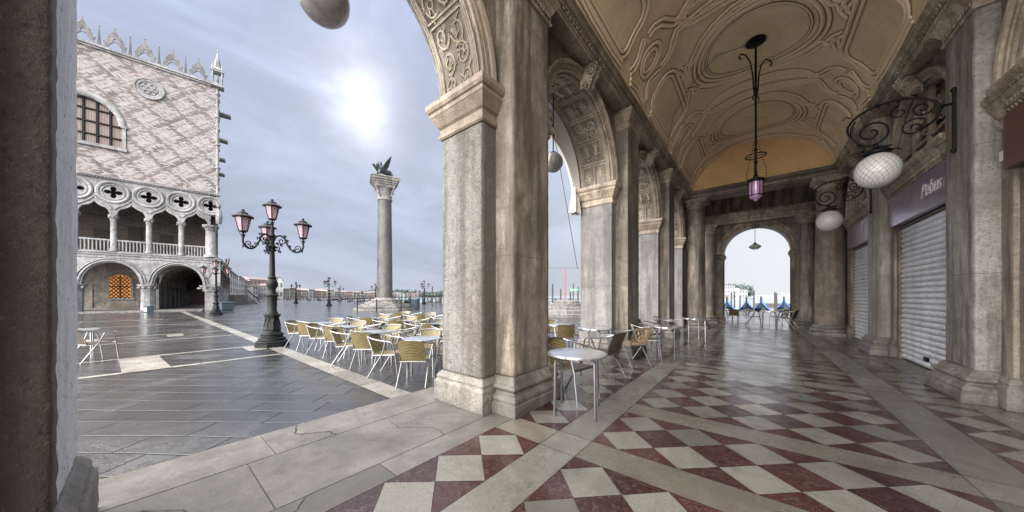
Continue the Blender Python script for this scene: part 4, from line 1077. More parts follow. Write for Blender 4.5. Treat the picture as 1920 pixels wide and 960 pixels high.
# ------------------------------------------------------------------ STREET LAMPS
def lantern(parent, x, y, z, s=1.0):
    mb = MB(); mb.lathe(x, y, [(.085 * s, z + .10 * s), (.155 * s, z + .42 * s)], 6); l_ = mb.build('glass', M['pink_glass'], parent)
    mb = MB(); mb.lathe(x, y, [(.03 * s, z - .06 * s), (.045 * s, z), (.02 * s, z + .02 * s), (.02 * s, z + .05 * s), (.095 * s, z + .085 * s), (.095 * s, z + .10 * s)], 8)
    mb.lathe(x, y, [(.165 * s, z + .415 * s), (.215 * s, z + .43 * s), (.215 * s, z + .45 * s), (.15 * s, z + .50 * s), (.10 * s, z + .515 * s), (.10 * s, z + .545 * s), (.06 * s, z + .57 * s), (.02 * s, z + .585 * s)], 12); mb.ball((x, y, z + .61 * s), .034 * s, 8, 6)
    for q in range(6):
        a = q * pi / 3; mb.tube([(x + .088 * s * cos(a), y + .088 * s * sin(a), z + .09 * s), (x + .16 * s * cos(a), y + .16 * s * sin(a), z + .43 * s)], .009 * s, 5)
    for q in range(3):
        a = q * 2.094; mb.tube([(x + .09 * s * cos(a), y + .09 * s * sin(a), z + .09 * s), (x + .045 * s * cos(a), y + .045 * s * sin(a), z + .0)], .007 * s, 5)
    mb.build('lantern_frame', M['iron'], parent)
AR = .81
def street_lamp(label, arms=(257, 17, 137), detail=True):
    t = thing('street_lamp', label, 'street lamp', group='branched iron street lamps with pink glass lanterns')
    S = 20 if detail else 10
    mb = MB()
    mb.lathe(0, 0, [(.44, 0), (.44, .10), (.41, .115), (.42, .15), (.37, .18), (.33, .19)], 8, rot=pi / 8)
    mb.lathe(0, 0, [(.33, .185), (.34, .20), (.335, .25), (.27, .28), (.27, .34), (.29, .36), (.29, .38), (.22, .42), (.20, .50)], S)
    mb.lathe(0, 0, [(.21, .48), (.23, .52), (.20, .60), (.165, .78), (.155, .86), (.19, .88), (.19, .91), (.215, .93), (.215, .96), (.15, .99)], 8)
    mb.build('base', M['iron'], t, smooth=True)
    mb = MB()
    mb.lathe(0, 0, [(.15, .98), (.145, 1.02), (.115, 1.06), (.118, 1.42), (.13, 1.50), (.165, 1.52), (.17, 1.55), (.12, 1.57), (.105, 1.60), (.09, 1.66), (.085, 1.72), (.11, 1.77), (.14, 1.84), (.145, 1.92), (.115, 2.0), (.09, 2.04), (.115, 2.06), (.115, 2.09), (.085, 2.11), (.075, 2.16), (.065, 2.8), (.06, 3.0), (.085, 3.02), (.085, 3.05), (.06, 3.08), (.058, 3.3), (.09, 3.33), (.09, 3.36), (.05, 3.42), (.055, 3.5), (.03, 3.60), (.03, 3.68), (.05, 3.70)], S)
    for q in range(8):
        a = q * pi / 4
        if detail: mb.tube([(.20 * cos(a), .20 * sin(a), .60), (.175 * cos(a), .175 * sin(a), .72), (.16 * cos(a + .2), .16 * sin(a + .2), .85)], .018, 5); mb.ball((.10 * cos(a), .10 * sin(a), 3.0), .03, 6, 5); mb.ball((.08 * cos(a), .08 * sin(a), 2.9), .025, 6, 5)
    mb.build('pole', M['iron'], t, smooth=True)
    for a in arms:
        ca, sa = cos(R(a)), sin(R(a))
        def W(r, z, o_=0): return (r * ca - o_ * sa, r * sa + o_ * ca, z)
        mb = MB()
        pts = [(.05, 3.20), (.10, 3.32), (.22, 3.36), (.32, 3.28), (.38, 3.12), (.48, 2.95), (.60, 2.87), (.73, 2.90), (AR, 3.02), (AR, 3.16)]
        sm = []
        for i in range(len(pts) - 1):
            p0, p1, p2, p3 = [pts[max(0, min(len(pts) - 1, i + q))] for q in (-1, 0, 1, 2)]
            for q in range(5):
                s_ = q / 5; f = lambda a_, b_, c_, d_: .5 * ((2 * b_) + (-a_ + c_) * s_ + (2 * a_ - 5 * b_ + 4 * c_ - d_) * s_ ** 2 + (-a_ + 3 * b_ - 3 * c_ + d_) * s_ ** 3)
                sm.append((f(p0[0], p1[0], p2[0], p3[0]), f(p0[1], p1[1], p2[1], p3[1])))
        sm.append(pts[-1]); mb.tube([W(*p) for p in sm], .026, 8)
        if detail:
            mb.tube([W(.66 + p[0], 3.00 + p[1]) for p in spiral(0, 0, .10, 1.3, -1.5, 24, 1)], .014, 6)
            mb.tube([W(.24 + p[0], 3.20 + p[1]) for p in spiral(0, 0, .12, 1.4, 1.6, 24, -1)], .016, 6)
            mb.tube([W(.14 + p[0], 2.98 + p[1]) for p in spiral(0, 0, .09, 1.3, 2.2, 22, 1)], .015, 6)
            for (r_, z_) in ((.30, 3.33), (.36, 3.20), (.42, 3.03), (.55, 2.92), (.74, 2.90), (.10, 3.10), (.2, 3.06), (.16, 2.86)):
                for s_ in (-1, 1): mb.tube([W(r_, z_), W(r_ + .04, z_ + .03, s_ * .05), W(r_ + .02, z_ - .04, s_ * .07)], [.02, .024, .006], 5)
        mb.build('arm', M['iron'], t, smooth=True)
        lantern(t, AR * ca, AR * sa, 3.22, 1.12)
    lantern(t, 0, 0, 3.75, 1.12)
    return t
lamp_a = street_lamp('large dark iron lamp standing on the white paving strip, left of the outdoor chairs')
cam_rz = B                                                      # arms were read off the photo in camera-facing axes
lamp_a.location = (-11.43, 2.50, -.12); lamp_a.rotation_euler = (0, 0, cam_rz)
far_proto = street_lamp('lamp', detail=False)
# (px, depth, label)
farl = [(405, 24.2, 'dark iron lamp close to the palace corner column, left of the big lamp'),
        (617, 46, 'middle distance iron lamp between the large lamp and the lion column'),
        (555, 62, 'distant iron lamp just right of the large lamp, by the waterfront'),
        (704, 70, 'distant iron lamp touching the left side of the lion column'),
        (795, 56, 'distant iron lamp right of the lion column, by the jetty'),
        (638, 88, 'faraway small iron lamp left of the lion column')]
for i, (px, z, lb) in enumerate(farl):
    x, y = at(px, z); place(far_proto, i > 0, (x, y, -.12), B + i * .5, lb)

# ------------------------------------------------------------------ PALACE (local: x along facade away from the corner, -y outward, z up)
pal = thing('gothic_palace', 'pink and white lozenge-brick gothic palace with pointed arcades, quatrefoils and crown-like roof merlons', 'palace')
a_ = atan2(.987, .164)
cx0, cy0 = -44.07, 5.13
# local +x -> world -(dir) ; local y -> into the building (away from the square)
dx_, dy_ = -.164, -.987
pal.location = (cx0, cy0, -.12); pal.rotation_euler = (0, 0, atan2(dy_, dx_))
# rotated frame: local +y is 90deg ccw from local +x
ly = (-dy_, dx_); FL = 1 if ly[0] < 0 else -1        # inward must be -X world; mirror factor
IN = FL                                               # inward sign along local y
def yb(a, b2): return (min(a * IN, b2 * IN), max(a * IN, b2 * IN))
def pbox(mb, x0, x1, d0, d1, z0, z1, mi=0):
    a, b2 = yb(d0, d1); mb.box(x0, x1, a, b2, z0, z1, mi)
S0, LB = .62, 2.08; NL = 9; SEND = S0 + LB * NL
# brick wall with window opening: build as strips around opening
wx0, wx1, wz0, wspr = 6.35, 10.75, 15.0, 17.0; wr = (wx1 - wx0) / 2; wc = (wx0 + wx1) / 2
mb = MB()
def wquad(x0, x1, z0, z1):
    mb.face([(x0, 0, z0), (x1, 0, z0), (x1, 0, z1), (x0, 0, z1)][::(1 if IN > 0 else -1)])
wquad(.15, wx0, 12.3, 23.4); wquad(wx1, SEND, 12.3, 23.4); wquad(wx0, wx1, 12.3, wz0)
n = 20; ap = [(wc - wr * cos(pi * i / n), wspr + wr * 1.0 * sin(pi * i / n)) for i in range(n + 1)]
for i in range(n): mb.face([(ap[i][0], 0, ap[i][1]), (ap[i + 1][0], 0, ap[i + 1][1]), (ap[i + 1][0], 0, 23.4), (ap[i][0], 0, 23.4)])
for i in range(n): mb.face([(ap[i][0], 0, ap[i][1]), (ap[i + 1][0], 0, ap[i + 1][1]), (ap[i + 1][0], .5 * IN, ap[i + 1][1]), (ap[i][0], .5 * IN, ap[i][1])])
a, b2 = yb(.02, 30)
mb.add([(.15, .02 * IN, 12.3), (3.6, 30 * IN, 12.3), (3.6, 30 * IN, 23.4), (.15, .02 * IN, 23.4)], [(0, 1, 2, 3)])
pw = mb.build('wall', M['brick'], pal)
mb = MB(); pbox(mb, .3, SEND, .6, 2, 23.2, 23.45); pbox(mb, 3.8, SEND, 2.01, 28, 23.2, 23.45); mb.build('roof', M['pale'], pal)
# window: frame, bars, panes
mb = MB()
def ring2(mb, cxx, cz, prof, n=28, a0=0, a1=pi):
    vs = []; L = len(prof)
    for i in range(n + 1):
        a = a0 + (a1 - a0) * i / n
        for rr_, d in prof: vs.append((cxx - rr_ * cos(a), d * IN, cz + rr_ * sin(a)))
    mb.add(vs, [(i * L + j, i * L + j + 1, (i + 1) * L + j + 1, (i + 1) * L + j) for i in range(n) for j in range(L - 1)])
ring2(mb, wc, wspr, [(wr - .22, .35), (wr - .22, .0), (wr - .1, -.10), (wr + .1, -.14), (wr + .22, -.08), (wr + .28, 0)])
for xx in (wx0 - .22, wx1 + .0):
    pbox(mb, xx, xx + .22, -.10, .3, wz0 - .1, wspr); pbox(mb, xx - .08, xx + .3, -.16, .2, wspr - .15, wspr + .12)
pbox(mb, wx0 - .3, wx1 + .3, -.2, .3, wz0 - .28, wz0)
wf = mb.build('window', M['pale'], pal, smooth=True)
mb = MB()
for q in range(1, 6):
    x = wx0 + (wx1 - wx0) * q / 6; zt = wspr + sqrt(wr ** 2 - (x - wc) ** 2); pbox(mb, x - .06, x + .06, .26, .40, wz0, zt)
for z in (wz0 + .1, 15.9, 17.0, 18.1): 
    hw = wr if z < wspr else sqrt(wr ** 2 - (z - wspr) ** 2); pbox(mb, wc - hw, wc + hw, .26, .40, z - .05, z + .05)
mb.build('glazing_bar', M['iron'], wf)
mb = MB(); pbox(mb, wx0, wx1, .42, .5, wz0, wspr + wr); mb.build('pane', M['pane'], wf)
# oculus with quatrefoil
oc = MB(); ox, oz = 4.74, 21.2
ring2(oc, ox, oz, [(.62, .02), (.62, -.06), (.70, -.10), (.82, -.10), (.86, -.16), (.98, -.16), (1.0, 0)], 36, 0, 2 * pi)
ring2(oc, ox, oz, [(0, -.012), (.64, -.012)], 36, 0, 2 * pi)
for q in range(6): 
    aa = q * pi / 3; ring2(oc, ox + .38 * cos(aa), oz + .38 * sin(aa), [(.14, -.02), (.14, -.07), (.20, -.07), (.20, -.02)], 14, 0, 2 * pi)
ring2(oc, ox, oz, [(.14, -.02), (.14, -.07), (.20, -.07), (.20, -.02)], 14, 0, 2 * pi)
oc.build('oculus', M['pale'], pal)
# cornice and corner shaft
mb = MB(); pbox(mb, -.05, SEND, -.12, .4, 23.38, 23.55); pbox(mb, -.1, SEND, -.22, .4, 23.552, 23.75)
mb.build('cornice', M['pale'], pal); mb = MB(); pbox(mb, -.05, SEND, -.10, .3, 12.02, 12.30); pbox(mb, -.08, SEND, -.18, .3, 12.14, 12.22)
x = 0.1
while x < SEND: mb.ball((x, -.12 * IN, 12.06), (.07, .05, .06), 6, 5); x += .2
mb.build('frieze', M['pale'], pal)
mb = MB()
mb.tube([(.10 + .11 * cos(i * .55), (.0 + .11 * sin(i * .55)) * IN, 12.3 + i * .09) for i in range(120)], .09, 6)
mb.lathe(.10, 0, [(.12, 12.3), (.12, 23.4)], 12)
for z in (14.9, 17.3, 20.2, 22.6): mb.lathe(.10, 0, [(.15, z), (.24, z + .05), (.24, z + .15), (.15, z + .2)], 12)
mb.build('corner_shaft', M['pale'], pal, smooth=True)
mb = MB()
for z, l_ in ((14.6, .5), (16.2, .6), (18.3, 1.0), (21.1, 1.5)):      # balconies and brackets of the hidden waterfront side, seen edge-on
    mb.box(-.1 - l_ * .45, -.02, 1.0 * min(IN, IN * 2), 1.0 * max(IN, IN * 2), z, z + .12) if False else mb.box(-.15 - l_ * .5, .1, *yb(.6, 1.6), z, z + .14)
mb.build('balcony', M['pale'], pal)
# merlons and spikes
def merlon(cxx):
    mb = MB(); out = [(-.62, 0), (-.60, .35), (-.66, .55), (-.52, .70), (-.50, .95), (-.36, 1.02), (-.34, 1.25), (-.20, 1.45), (-.10, 1.6), (-.05, 1.85), (0, 2.0)]
    inn = [(-.36, 0), (-.38, .25), (-.30, .45), (-.16, .62), (-.12, .66), (-.13, .80), (-.10, .95), (-.05, 1.02), (-.03, 1.03), (-.01, 1.04), (0, 1.05)]
    for s_ in (-1, 1):
        for i in range(10):
            a, b2, c2, d = out[i], out[i + 1], inn[i + 1], inn[i]
            mb.hexa([(cxx + s_ * p[0], -.06, 23.75 + p[1]) for p in (a, b2, c2, d)], [(cxx + s_ * p[0], .06, 23.75 + p[1]) for p in (a, b2, c2, d)])
    for s_ in (-1, 1): mb.tube([(cxx + s_ * .34, 0, 24.3), (cxx + s_ * .22, 0, 24.5), (cxx, 0, 24.52)], .05, 5)
    mb.ball((cxx, 0, 25.78), .06, 6, 5)
    for s_ in (-1, 1): mb.ball((cxx + s_ * .62, 0, 24.35), .07, 6, 5); mb.ball((cxx + s_ * .38, 0, 24.85), .06, 6, 5)
    mb.build('merlon', M['merlon'], pal)
for q in range(9): merlon(1.5 + 1.75 * q)
for q in range(9):
    mb = MB(); xx = 2.38 + 1.75 * q; mb.lathe(xx, 0, [(.15, 23.75), (.13, 23.9), (.02, 25.45)], 4, rot=pi / 4); mb.ball((xx, 0, 25.5), .05, 6, 5); mb.build('spike', M['monument'], pal)
mb = MB()   # corner tabernacle
for a in (-.25, .45):
    for b2 in (-.3, .35): mb.tube([(a, b2, 23.7), (a, b2, 25.0)], .07, 6)
mb.box(-.4, .6, -.45, .5, 23.4, 23.72); mb.box(-.36, .56, -.42, .46, 24.95, 25.15); mb.lathe(.1, .02, [(.55, 25.15), (.42, 25.3), (.30, 25.5), (.26, 25.9), (.06, 26.9), (.02, 27.2)], 6)
for a in (-.25, .45): mb.lathe(a, -.3, [(.1, 25.1), (.08, 25.4), (.01, 25.9)], 5); mb.lathe(a, .35, [(.1, 25.1), (.08, 25.4), (.01, 25.9)], 5)
mb.tube([(.1, 0, 27.1), (.1, 0, 27.5), (.25, 0, 27.6)], .05, 5); mb.ball((.1, .02, 24.3), (.13, .13, .4), 8, 6)
mb.build('corner_pinnacle', M['pale'], pal)
# quatrefoil band: solid slab with real round holes approximated by ring lattice
QZ, QR = 10.90, .93
mb = MB()
for q in range(NL + 1):
    cxx = S0 + LB * q
    mb2 = MB()
    ring2(mb2, cxx, QZ, [(.60, .30), (.60, -.03), (.66, -.06), (.76, -.02), (.80, -.10), (.92, -.14), (1.00, -.10), (1.03, .0), (1.03, .3)], 32, 0, 2 * pi)
    # quatrefoil cusps: web with four lobes cut
    nn = 48; inner = []
    for i in range(nn):
        a = 2 * pi * i / nn; lob = abs(cos(2 * a)) ; rr_ = .17 + .36 * lob ** .9; inner.append((cxx + rr_ * cos(a), QZ + rr_ * sin(a)))
    for i in range(nn):
        a = 2 * pi * i / nn; b_ = 2 * pi * ((i + 1) % nn) / nn; p0, p1 = inner[i], inner[(i + 1) % nn]
        q0 = (cxx + .62 * cos(a), QZ + .62 * sin(a)); q1 = (cxx + .62 * cos(b_), QZ + .62 * sin(b_))
        for d in (.02, .24): mb2.face([(p0[0], d * IN, p0[1]), (p1[0], d * IN, p1[1]), (q1[0], d * IN, q1[1]), (q0[0], d * IN, q0[1])])
        mb2.face([(p0[0], .02 * IN, p0[1]), (p1[0], .02 * IN, p1[1]), (p1[0], .24 * IN, p1[1]), (p0[0], .24 * IN, p0[1])])
    if q == 0:
        mb2.v = [(max(-.1, v[0]), v[1], v[2]) for v in mb2.v]
    mb2.build('quatrefoil', M['pale'], pal)
# spandrel web between the circles and the ogee arches (plane with holes cut by sampling columns)
def under(xl):      # lower edge of the web (top of trefoil ogee opening); xl in -1..1 across a bay
    u = abs(xl)
    if u > .80: return None
    if u > .52: t = (u - .52) / .28; return 9.02 + .52 * sqrt(max(0, 1 - (t * 1.0) ** 2)) * .9 - .15 * t
    if u > .30: t = (u - .30) / .22; return 9.46 + .14 * (1 - t)
    t = u / .30; return 9.95 - .42 * t ** .75 + .05 * t
mb = MB(); bayw = LB / 2
for q in range(NL):
    c0 = S0 + LB * (q + .5); N = 32
    for i in range(N):
        u0, u1 = -1 + 2 * i / N, -1 + 2 * (i + 1) / N; x0, x1 = c0 + u0 * bayw, c0 + u1 * bayw
        def lo_(u): v = under(u); return v if v is not None else 8.86
        def circ(x, top):
            best = None
            for cc in (c0 - bayw, c0 + bayw):
                d = abs(x - cc)
                if d < 1.0: best = sqrt(1.0 - d * d)
            return best
        ca, cb = circ(x0, 0), circ(x1, 0); 
        ha = QZ - (ca or 0); hb = QZ - (cb or 0)
        la, lb = lo_(u0), lo_(u1)
        for d in (-.02, .26): mb.face([(x0, d * IN, la), (x1, d * IN, lb), (x1, d * IN, max(lb, hb)), (x0, d * IN, max(la, ha))])
        mb.face([(x0, -.02 * IN, la), (x1, -.02 * IN, lb), (x1, .26 * IN, lb), (x0, .26 * IN, la)])
        ta, tb = QZ + (ca or 0), QZ + (cb or 0)
        mb.face([(x0, .0, ta), (x1, .0, tb), (x1, 0, 12.05), (x0, 0, 12.05)])
    # ogee moulding
    pts = [(c0 + u * bayw, -.05 * IN, (under(u * .8) or 9) + .16 + .28 * max(0, 1 - abs(u) * 1.25) ) for u in [-.92 + 1.84 * i / 30 for i in range(31)]]
    mb.tube(pts, .065, 5)
mb.build('tracery', M['pale'], pal)
# loggia columns, balustrade, floor
for q in range(NL + 1):
    cxx = S0 + LB * q; mb = MB(); rr_ = .21 if q else .42
    mb.lathe(cxx, .14 * IN, [(rr_ * 1.25, 5.55), (rr_ * 1.25, 5.7), (rr_ * 1.05, 5.82), (rr_, 5.9), (rr_ * .92, 8.28)], 14)
    mb.build('loggia_column', M['pale'], pal, smooth=True)
    mb = MB(); mb.lathe(cxx, .14 * IN, [(rr_ * .95, 8.28), (rr_ * 1.1, 8.32), (rr_ * .98, 8.36), (rr_ * 1.25, 8.6), (rr_ * 1.55, 8.72), (rr_ * 1.6, 8.86)], 8, rot=pi / 8)
    for a in range(8): mb.ball((cxx + rr_ * 1.35 * cos(a * pi / 4), .14 * IN + rr_ * 1.35 * sin(a * pi / 4), 8.62), .07, 6, 5)
    mb.build('capital', M['pale'], pal)
for q in range(NL):
    mb = MB(); x0 = S0 + LB * q + .2; x1 = x0 + LB - .4
    pbox(mb, x0, x1, .05, .23, 6.52, 6.64); pbox(mb, x0, x1, .05, .23, 5.5, 5.60)
    n = 8
    for i in range(n):
        xx = x0 + (x1 - x0) * (i + .5) / n; mb.lathe(xx, .14 * IN, [(.05, 5.6), (.05, 6.4), (.10, 6.53)], 6)
    mb.build('balustrade', M['pale'], pal)
mb = MB(); pbox(mb, -.2, SEND, -.16, 4.2, 5.22, 5.50); pbox(mb, -.25, SEND, -.24, .2, 5.40, 5.46); pbox(mb, -.1, SEND, -.06, .5, 4.96, 5.22); mb.build('string_course', M['pale'], pal)
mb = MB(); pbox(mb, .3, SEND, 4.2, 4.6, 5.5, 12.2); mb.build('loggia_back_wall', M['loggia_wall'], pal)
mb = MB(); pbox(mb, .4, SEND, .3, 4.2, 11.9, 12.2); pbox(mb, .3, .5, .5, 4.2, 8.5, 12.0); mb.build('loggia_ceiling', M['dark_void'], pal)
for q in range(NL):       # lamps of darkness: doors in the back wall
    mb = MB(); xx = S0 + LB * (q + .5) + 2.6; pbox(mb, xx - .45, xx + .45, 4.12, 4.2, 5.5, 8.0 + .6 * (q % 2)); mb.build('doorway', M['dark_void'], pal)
# ground arcade
G0, GB = .75, 4.13; NG = 4; GS = 2.62
for q in range(NG + 1):
    cxx = G0 + GB * q; mb = MB(); w = .48 if q else .62
    mb.lathe(cxx + (.0 if q else -.15), .38 * IN, [(w, 0), (w, 2.0)], 8 if q else 4, rot=pi / 8 if q else pi / 4)
    p_ = mb.build('ground_column', M['pale'], pal)
    mb = MB(); mb.lathe(cxx + (.0 if q else -.15), .38 * IN, [(w, 1.98), (w * 1.1, 2.02), (w * 1.02, 2.08), (w * 1.2, 2.35), (w * 1.45, 2.48), (w * 1.5, 2.60)], 8, rot=pi / 8)
    for a in range(10): mb.ball((cxx + w * 1.25 * cos(a * pi / 5), .38 * IN + w * 1.25 * sin(a * pi / 5), 2.3), .11, 6, 5)
    mb.build('capital', M['pale'], p_)
mb = MB()
def gtop(u):       # slightly pointed arch intrados
    u = abs(u); return GS + 1.95 * (1 - u ** 2.15) ** .56
for q in range(NG):
    c0 = G0 + GB * (q + .5); N = 30; hw = GB / 2 - .42
    for i in range(N):
        u0, u1 = -1 + 2 * i / N, -1 + 2 * (i + 1) / N; x0, x1 = c0 + u0 * hw, c0 + u1 * hw
        z0_, z1_ = gtop(u0), gtop(u1)
        mb.face([(x0, 0, z0_), (x1, 0, z1_), (x1, 0, 4.97), (x0, 0, 4.97)]); mb.face([(x0, 0, z0_), (x1, 0, z1_), (x1, .75 * IN, z1_), (x0, .75 * IN, z0_)]); mb.face([(x0, .75 * IN, z0_), (x1, .75 * IN, z1_), (x1, .75 * IN, 4.97), (x0, .75 * IN, 4.97)])
    for xa, xb in ((c0 - GB / 2, c0 - hw), (c0 + hw, c0 + GB / 2)): pbox(mb, xa, xb, 0, .75, 2.6, 4.97)
    for off, rad in ((.16, .07), (.34, .05)):
        mb.tube([(c0 + u * (hw + off), -.05 * IN, gtop(u) + off * (1 - .5 * abs(u)) ) for u in [-1 + 2 * i / 30 for i in range(31)]], rad, 5)
pbox(mb, -.1, G0, .02, .75, 2.6, 4.97)
mb.build('ground_arch', M['pale'], pal)
# portico interior: back wall, vault ribs of the waterfront gallery seen through the corner arch
mb = MB(); pbox(mb, 4.9, SEND, 4.1, 4.5, 0, 5.3); mb.build('portico_wall', M['plaster'], pal)
mb = MB(); pbox(mb, 4.9, SEND, 3.95, 4.1, 0, .35); pbox(mb, 4.9, SEND, 4.02, 4.1, 1.25, 1.38)
for xx in (5.3, 6.0, 8.9, 9.5): pbox(mb, xx, xx + .22, 4.0, 4.1, .35, 2.7)
mb.build('wall_moulding', M['plaster'], pal)
mb = MB(); pbox(mb, .5, SEND, .7, 4.1, 4.9, 5.0); pbox(mb, .2, 4.9, 4.0, 40, 4.9, 5.0); mb.build('portico_ceiling', M['plaster'], pal)
for q in range(2):
    wx = 7.25 + 4.13 * q; mb = MB()
    ring2(mb, wx, 2.95, [(.68, 0), (.68, 3.98), (.84, 3.98), (.84, 4.08)][1:], 20)
    for s_ in (-1, 1): a, b2 = sorted((wx + s_ * .68, wx + s_ * .84)); pbox(mb, a, b2, 3.98, 4.1, 1.28, 2.95)
    pbox(mb, wx - .95, wx + .95, 3.9, 4.1, 1.14, 1.28)
    w_ = mb.build('window', M['plaster'], pal)
    mb = MB(); N = 20
    pts = [(wx - .68 * cos(pi * i / N), 4.06 * IN, 2.95 + .68 * sin(pi * i / N)) for i in range(N + 1)]
    mb.face([(wx - .68, 4.06 * IN, 1.28), (wx + .68, 4.06 * IN, 1.28)] + pts[::-1]); mb.build('pane', M['amber'] if q == 0 else M['window_dark'], w_)
    mb = MB()
    for i in range(-5, 6):
        for sgn in (-1, 1):
            P_ = []
            for t_ in range(21):
                z_ = 1.28 + 2.35 * t_ / 20; x_ = wx + i * .27 + sgn * (z_ - 2.4) * .75
                ok_ = abs(x_ - wx) < .67 and (z_ < 2.95 or (x_ - wx) ** 2 + (z_ - 2.95) ** 2 < .66 ** 2)
                if ok_: P_.append((x_, 4.02 * IN, z_))
            if len(P_) > 1: mb.tube(P_, .028, 4)
    pbox(mb, wx - .03, wx + .03, 3.99, 4.03, 1.28, 3.6); pbox(mb, wx - .68, wx + .68, 3.99, 4.03, 2.40, 2.47)
    mb.build('leading', M['iron'], w_)
# waterfront gallery running away from the corner: piers on the water side, wall piers opposite, cross arches
for q in range(1, 13):
    d = .4 + 3.1 * q; mb = MB()
    mb.lathe(.62, d * IN, [(.34, 0), (.34, 2.1), (.36, 2.15), (.46, 2.5), (.46, 2.6)], 8)
    mb.build('gallery_pier', M['pale'], pal)
    mb = MB(); pbox(mb, 4.62, 4.9, d - .25, d + .25, 0, 2.6); mb.build('wall_pier', M['pale'], pal)
    mb = MB(); N = 16; c0, hw = 2.65, 1.95
    for i in range(N):
        u0, u1 = -1 + 2 * i / N, -1 + 2 * (i + 1) / N; x0, x1 = c0 + u0 * hw, c0 + u1 * hw; z0_, z1_ = gtop(u0), gtop(u1)
        a, b2 = (d - .22) * IN, (d + .22) * IN
        for yy in (a, b2): mb.face([(x0, yy, z0_), (x1, yy, z1_), (x1, yy, 4.92), (x0, yy, 4.92)])
        mb.face([(x0, a, z0_), (x1, a, z1_), (x1, b2, z1_), (x0, b2, z0_)])
    mb.build('cross_arch', M['plaster'], pal)
mb = MB(); pbox(mb, 4.9, 5.2, 4.5, 40, 0, 5.2); pbox(mb, .3, 5, 40, 40.4, 0, 5.2); mb.build('gallery_wall', M['plaster'], pal)
mb = MB(); mb.hexa([(-.1, .9 * IN, 2.6), (.6, .9 * IN, 2.6), (5.3, 40 * IN, 2.6), (4.6, 40 * IN, 2.6)], [(-.1, .9 * IN, 5.25), (.6, .9 * IN, 5.25), (5.3, 40 * IN, 5.25), (4.6, 40 * IN, 5.25)]); mb.build('waterfront_wall', M['pale'], pal)
mb = MB(); pbox(mb, 1.2, SEND, -.0, 40, 0, .16); pbox(mb, 1.2, SEND, -.35, 0, 0, .08) ; mb.build('plinth_step', M['step'], pal)
mb = MB(); pbox(mb, 12, SEND, 5, 28, .2, 23.2); mb.build('rear_mass', M['brick'], pal)
# corner relief figure group
mb = MB(); mb.tube([(.0, -.12 * IN, 9.1), (-.02, -.2 * IN, 9.8), (0, -.15 * IN, 10.6)], [.2, .28, .2], 8); mb.ball((0, -.2 * IN, 10.95), .2, 8, 6); mb.tube([(0, -.1 * IN, 11.1), (.3, -.1 * IN, 11.5)], [.2, .1], 6)
mb.build('corner_sculpture', M['pale'], pal, smooth=True)
t = thing('litter_bin', 'small dark bin with a white label at the foot of the palace column, left', 'bin', (*at(279, 27.2), -.12), .3)
mb = MB(); mb.mould(-.35, .35, -.2, .2, [(0, 0), (0, .55), (.02, .56), (.02, .6), (0, .6)]); mb.build('box', M['blue_plastic'], t); mb = MB(); mb.box(-.25, .25, -.215, -.205, .15, .45); mb.build('notice', M['white_paint'], t)

# ------------------------------------------------------------------ MONUMENT COLUMN WITH WINGED LION
MX, MY = -32.6, 17.3
mon = thing('monument_column', 'tall grey granite column on a stepped stone base with a flared capital', 'column', (MX, MY, -.12), 0)
mb = MB()
for i, (r_, h0) in enumerate(((3.35, 0), (3.0, .22), (2.6, .42), (2.2, .62), (1.8, .82))): mb.lathe(0, 0, [(r_, h0), (r_, h0 + .19), (r_ - .03, h0 + .2)], 8, rot=pi / 8 + .3)
mb.lathe(0, 0, [(1.45, 1.0), (1.4, 1.12), (1.15, 1.2), (1.05, 1.28), (1.05, 1.36)], 28); mb.build('stepped_base', M['step'], mon)
mb = MB(); mb.lathe(0, 0, [(.86, 1.34), (.86, 1.5), (.82, 1.7), (.80, 5), (.71, 12.2)], 36); mb.build('shaft', M['monument'], mon, smooth=True)
cap = MB(); cap.lathe(0, 0, [(.71, 12.18), (.80, 12.25), (.80, 12.36), (.73, 12.42), (.75, 12.8), (.86, 13.3), (1.02, 13.7), (1.10, 13.8)], 28)
cap.mould(-.98, .98, -.98, .98, [(0, 13.55), (.02, 13.72), (.02, 13.78), (.12, 13.86), (.12, 13.95), (.26, 14.07), (.26, 14.16), (.42, 14.30), (.42, 14.44), (.52, 14.5), (.52, 14.62)])
for sx_ in (-1, 1):
    for sy_ in (-1, 1): cap.tube([(sx_ * .6, sy_ * .6, 12.6), (sx_ * .75, sy_ * .75, 13.2), (sx_ * .95, sy_ * .95, 13.6)], [.1, .12, .14], 6)
c_ = cap.build('capital', M['monument_cap'], mon); c_.rotation_euler = (0, 0, B + .48)
lion = thing('winged_lion_statue', 'dark bronze winged lion statue standing on top of the tall granite column', 'statue', (MX, MY, 14.50), B + 1.05)
mb = MB()
mb.tube([(-.95, 0, .95), (-.6, 0, 1.0), (0, 0, .92), (.5, 0, .95), (.85, 0, .9)], [.34, .40, .33, .34, .24], 12)
mb.tube([(-.85, 0, 1.0), (-1.1, 0, 1.25), (-1.28, 0, 1.30)], [.30, .34, .26], 12); mb.ball((-1.42, 0, 1.22), (.2, .15, .14), 10, 8)
for x_, f in ((-.75, -1), (.7, 1)):
    for s_ in (-1, 1):
        mb.tube([(x_, s_ * .2, .85), (x_ + (.08 * f), s_ * .22, .5), (x_ - .08 * f + s_ * .12, s_ * .22, .25), (x_ - .12 + s_ * .12, s_ * .22, .04), (x_ - .3 + s_ * .12, s_ * .22, .03)], [.19, .15, .09, .09, .07], 8)
mb.tube([(.85, 0, .9), (1.15, 0, .75), (1.25, 0, .5), (1.45, 0, .4), (1.6, 0, .45)], [.09, .06, .05, .05, .09], 7)
lb_ = mb.build('body', M['bronze'], lion, smooth=True)
rm = lb_.modifiers.new('merge', 'REMESH'); rm.mode = 'VOXEL'; rm.voxel_size = .05; rm.use_smooth_shade = True
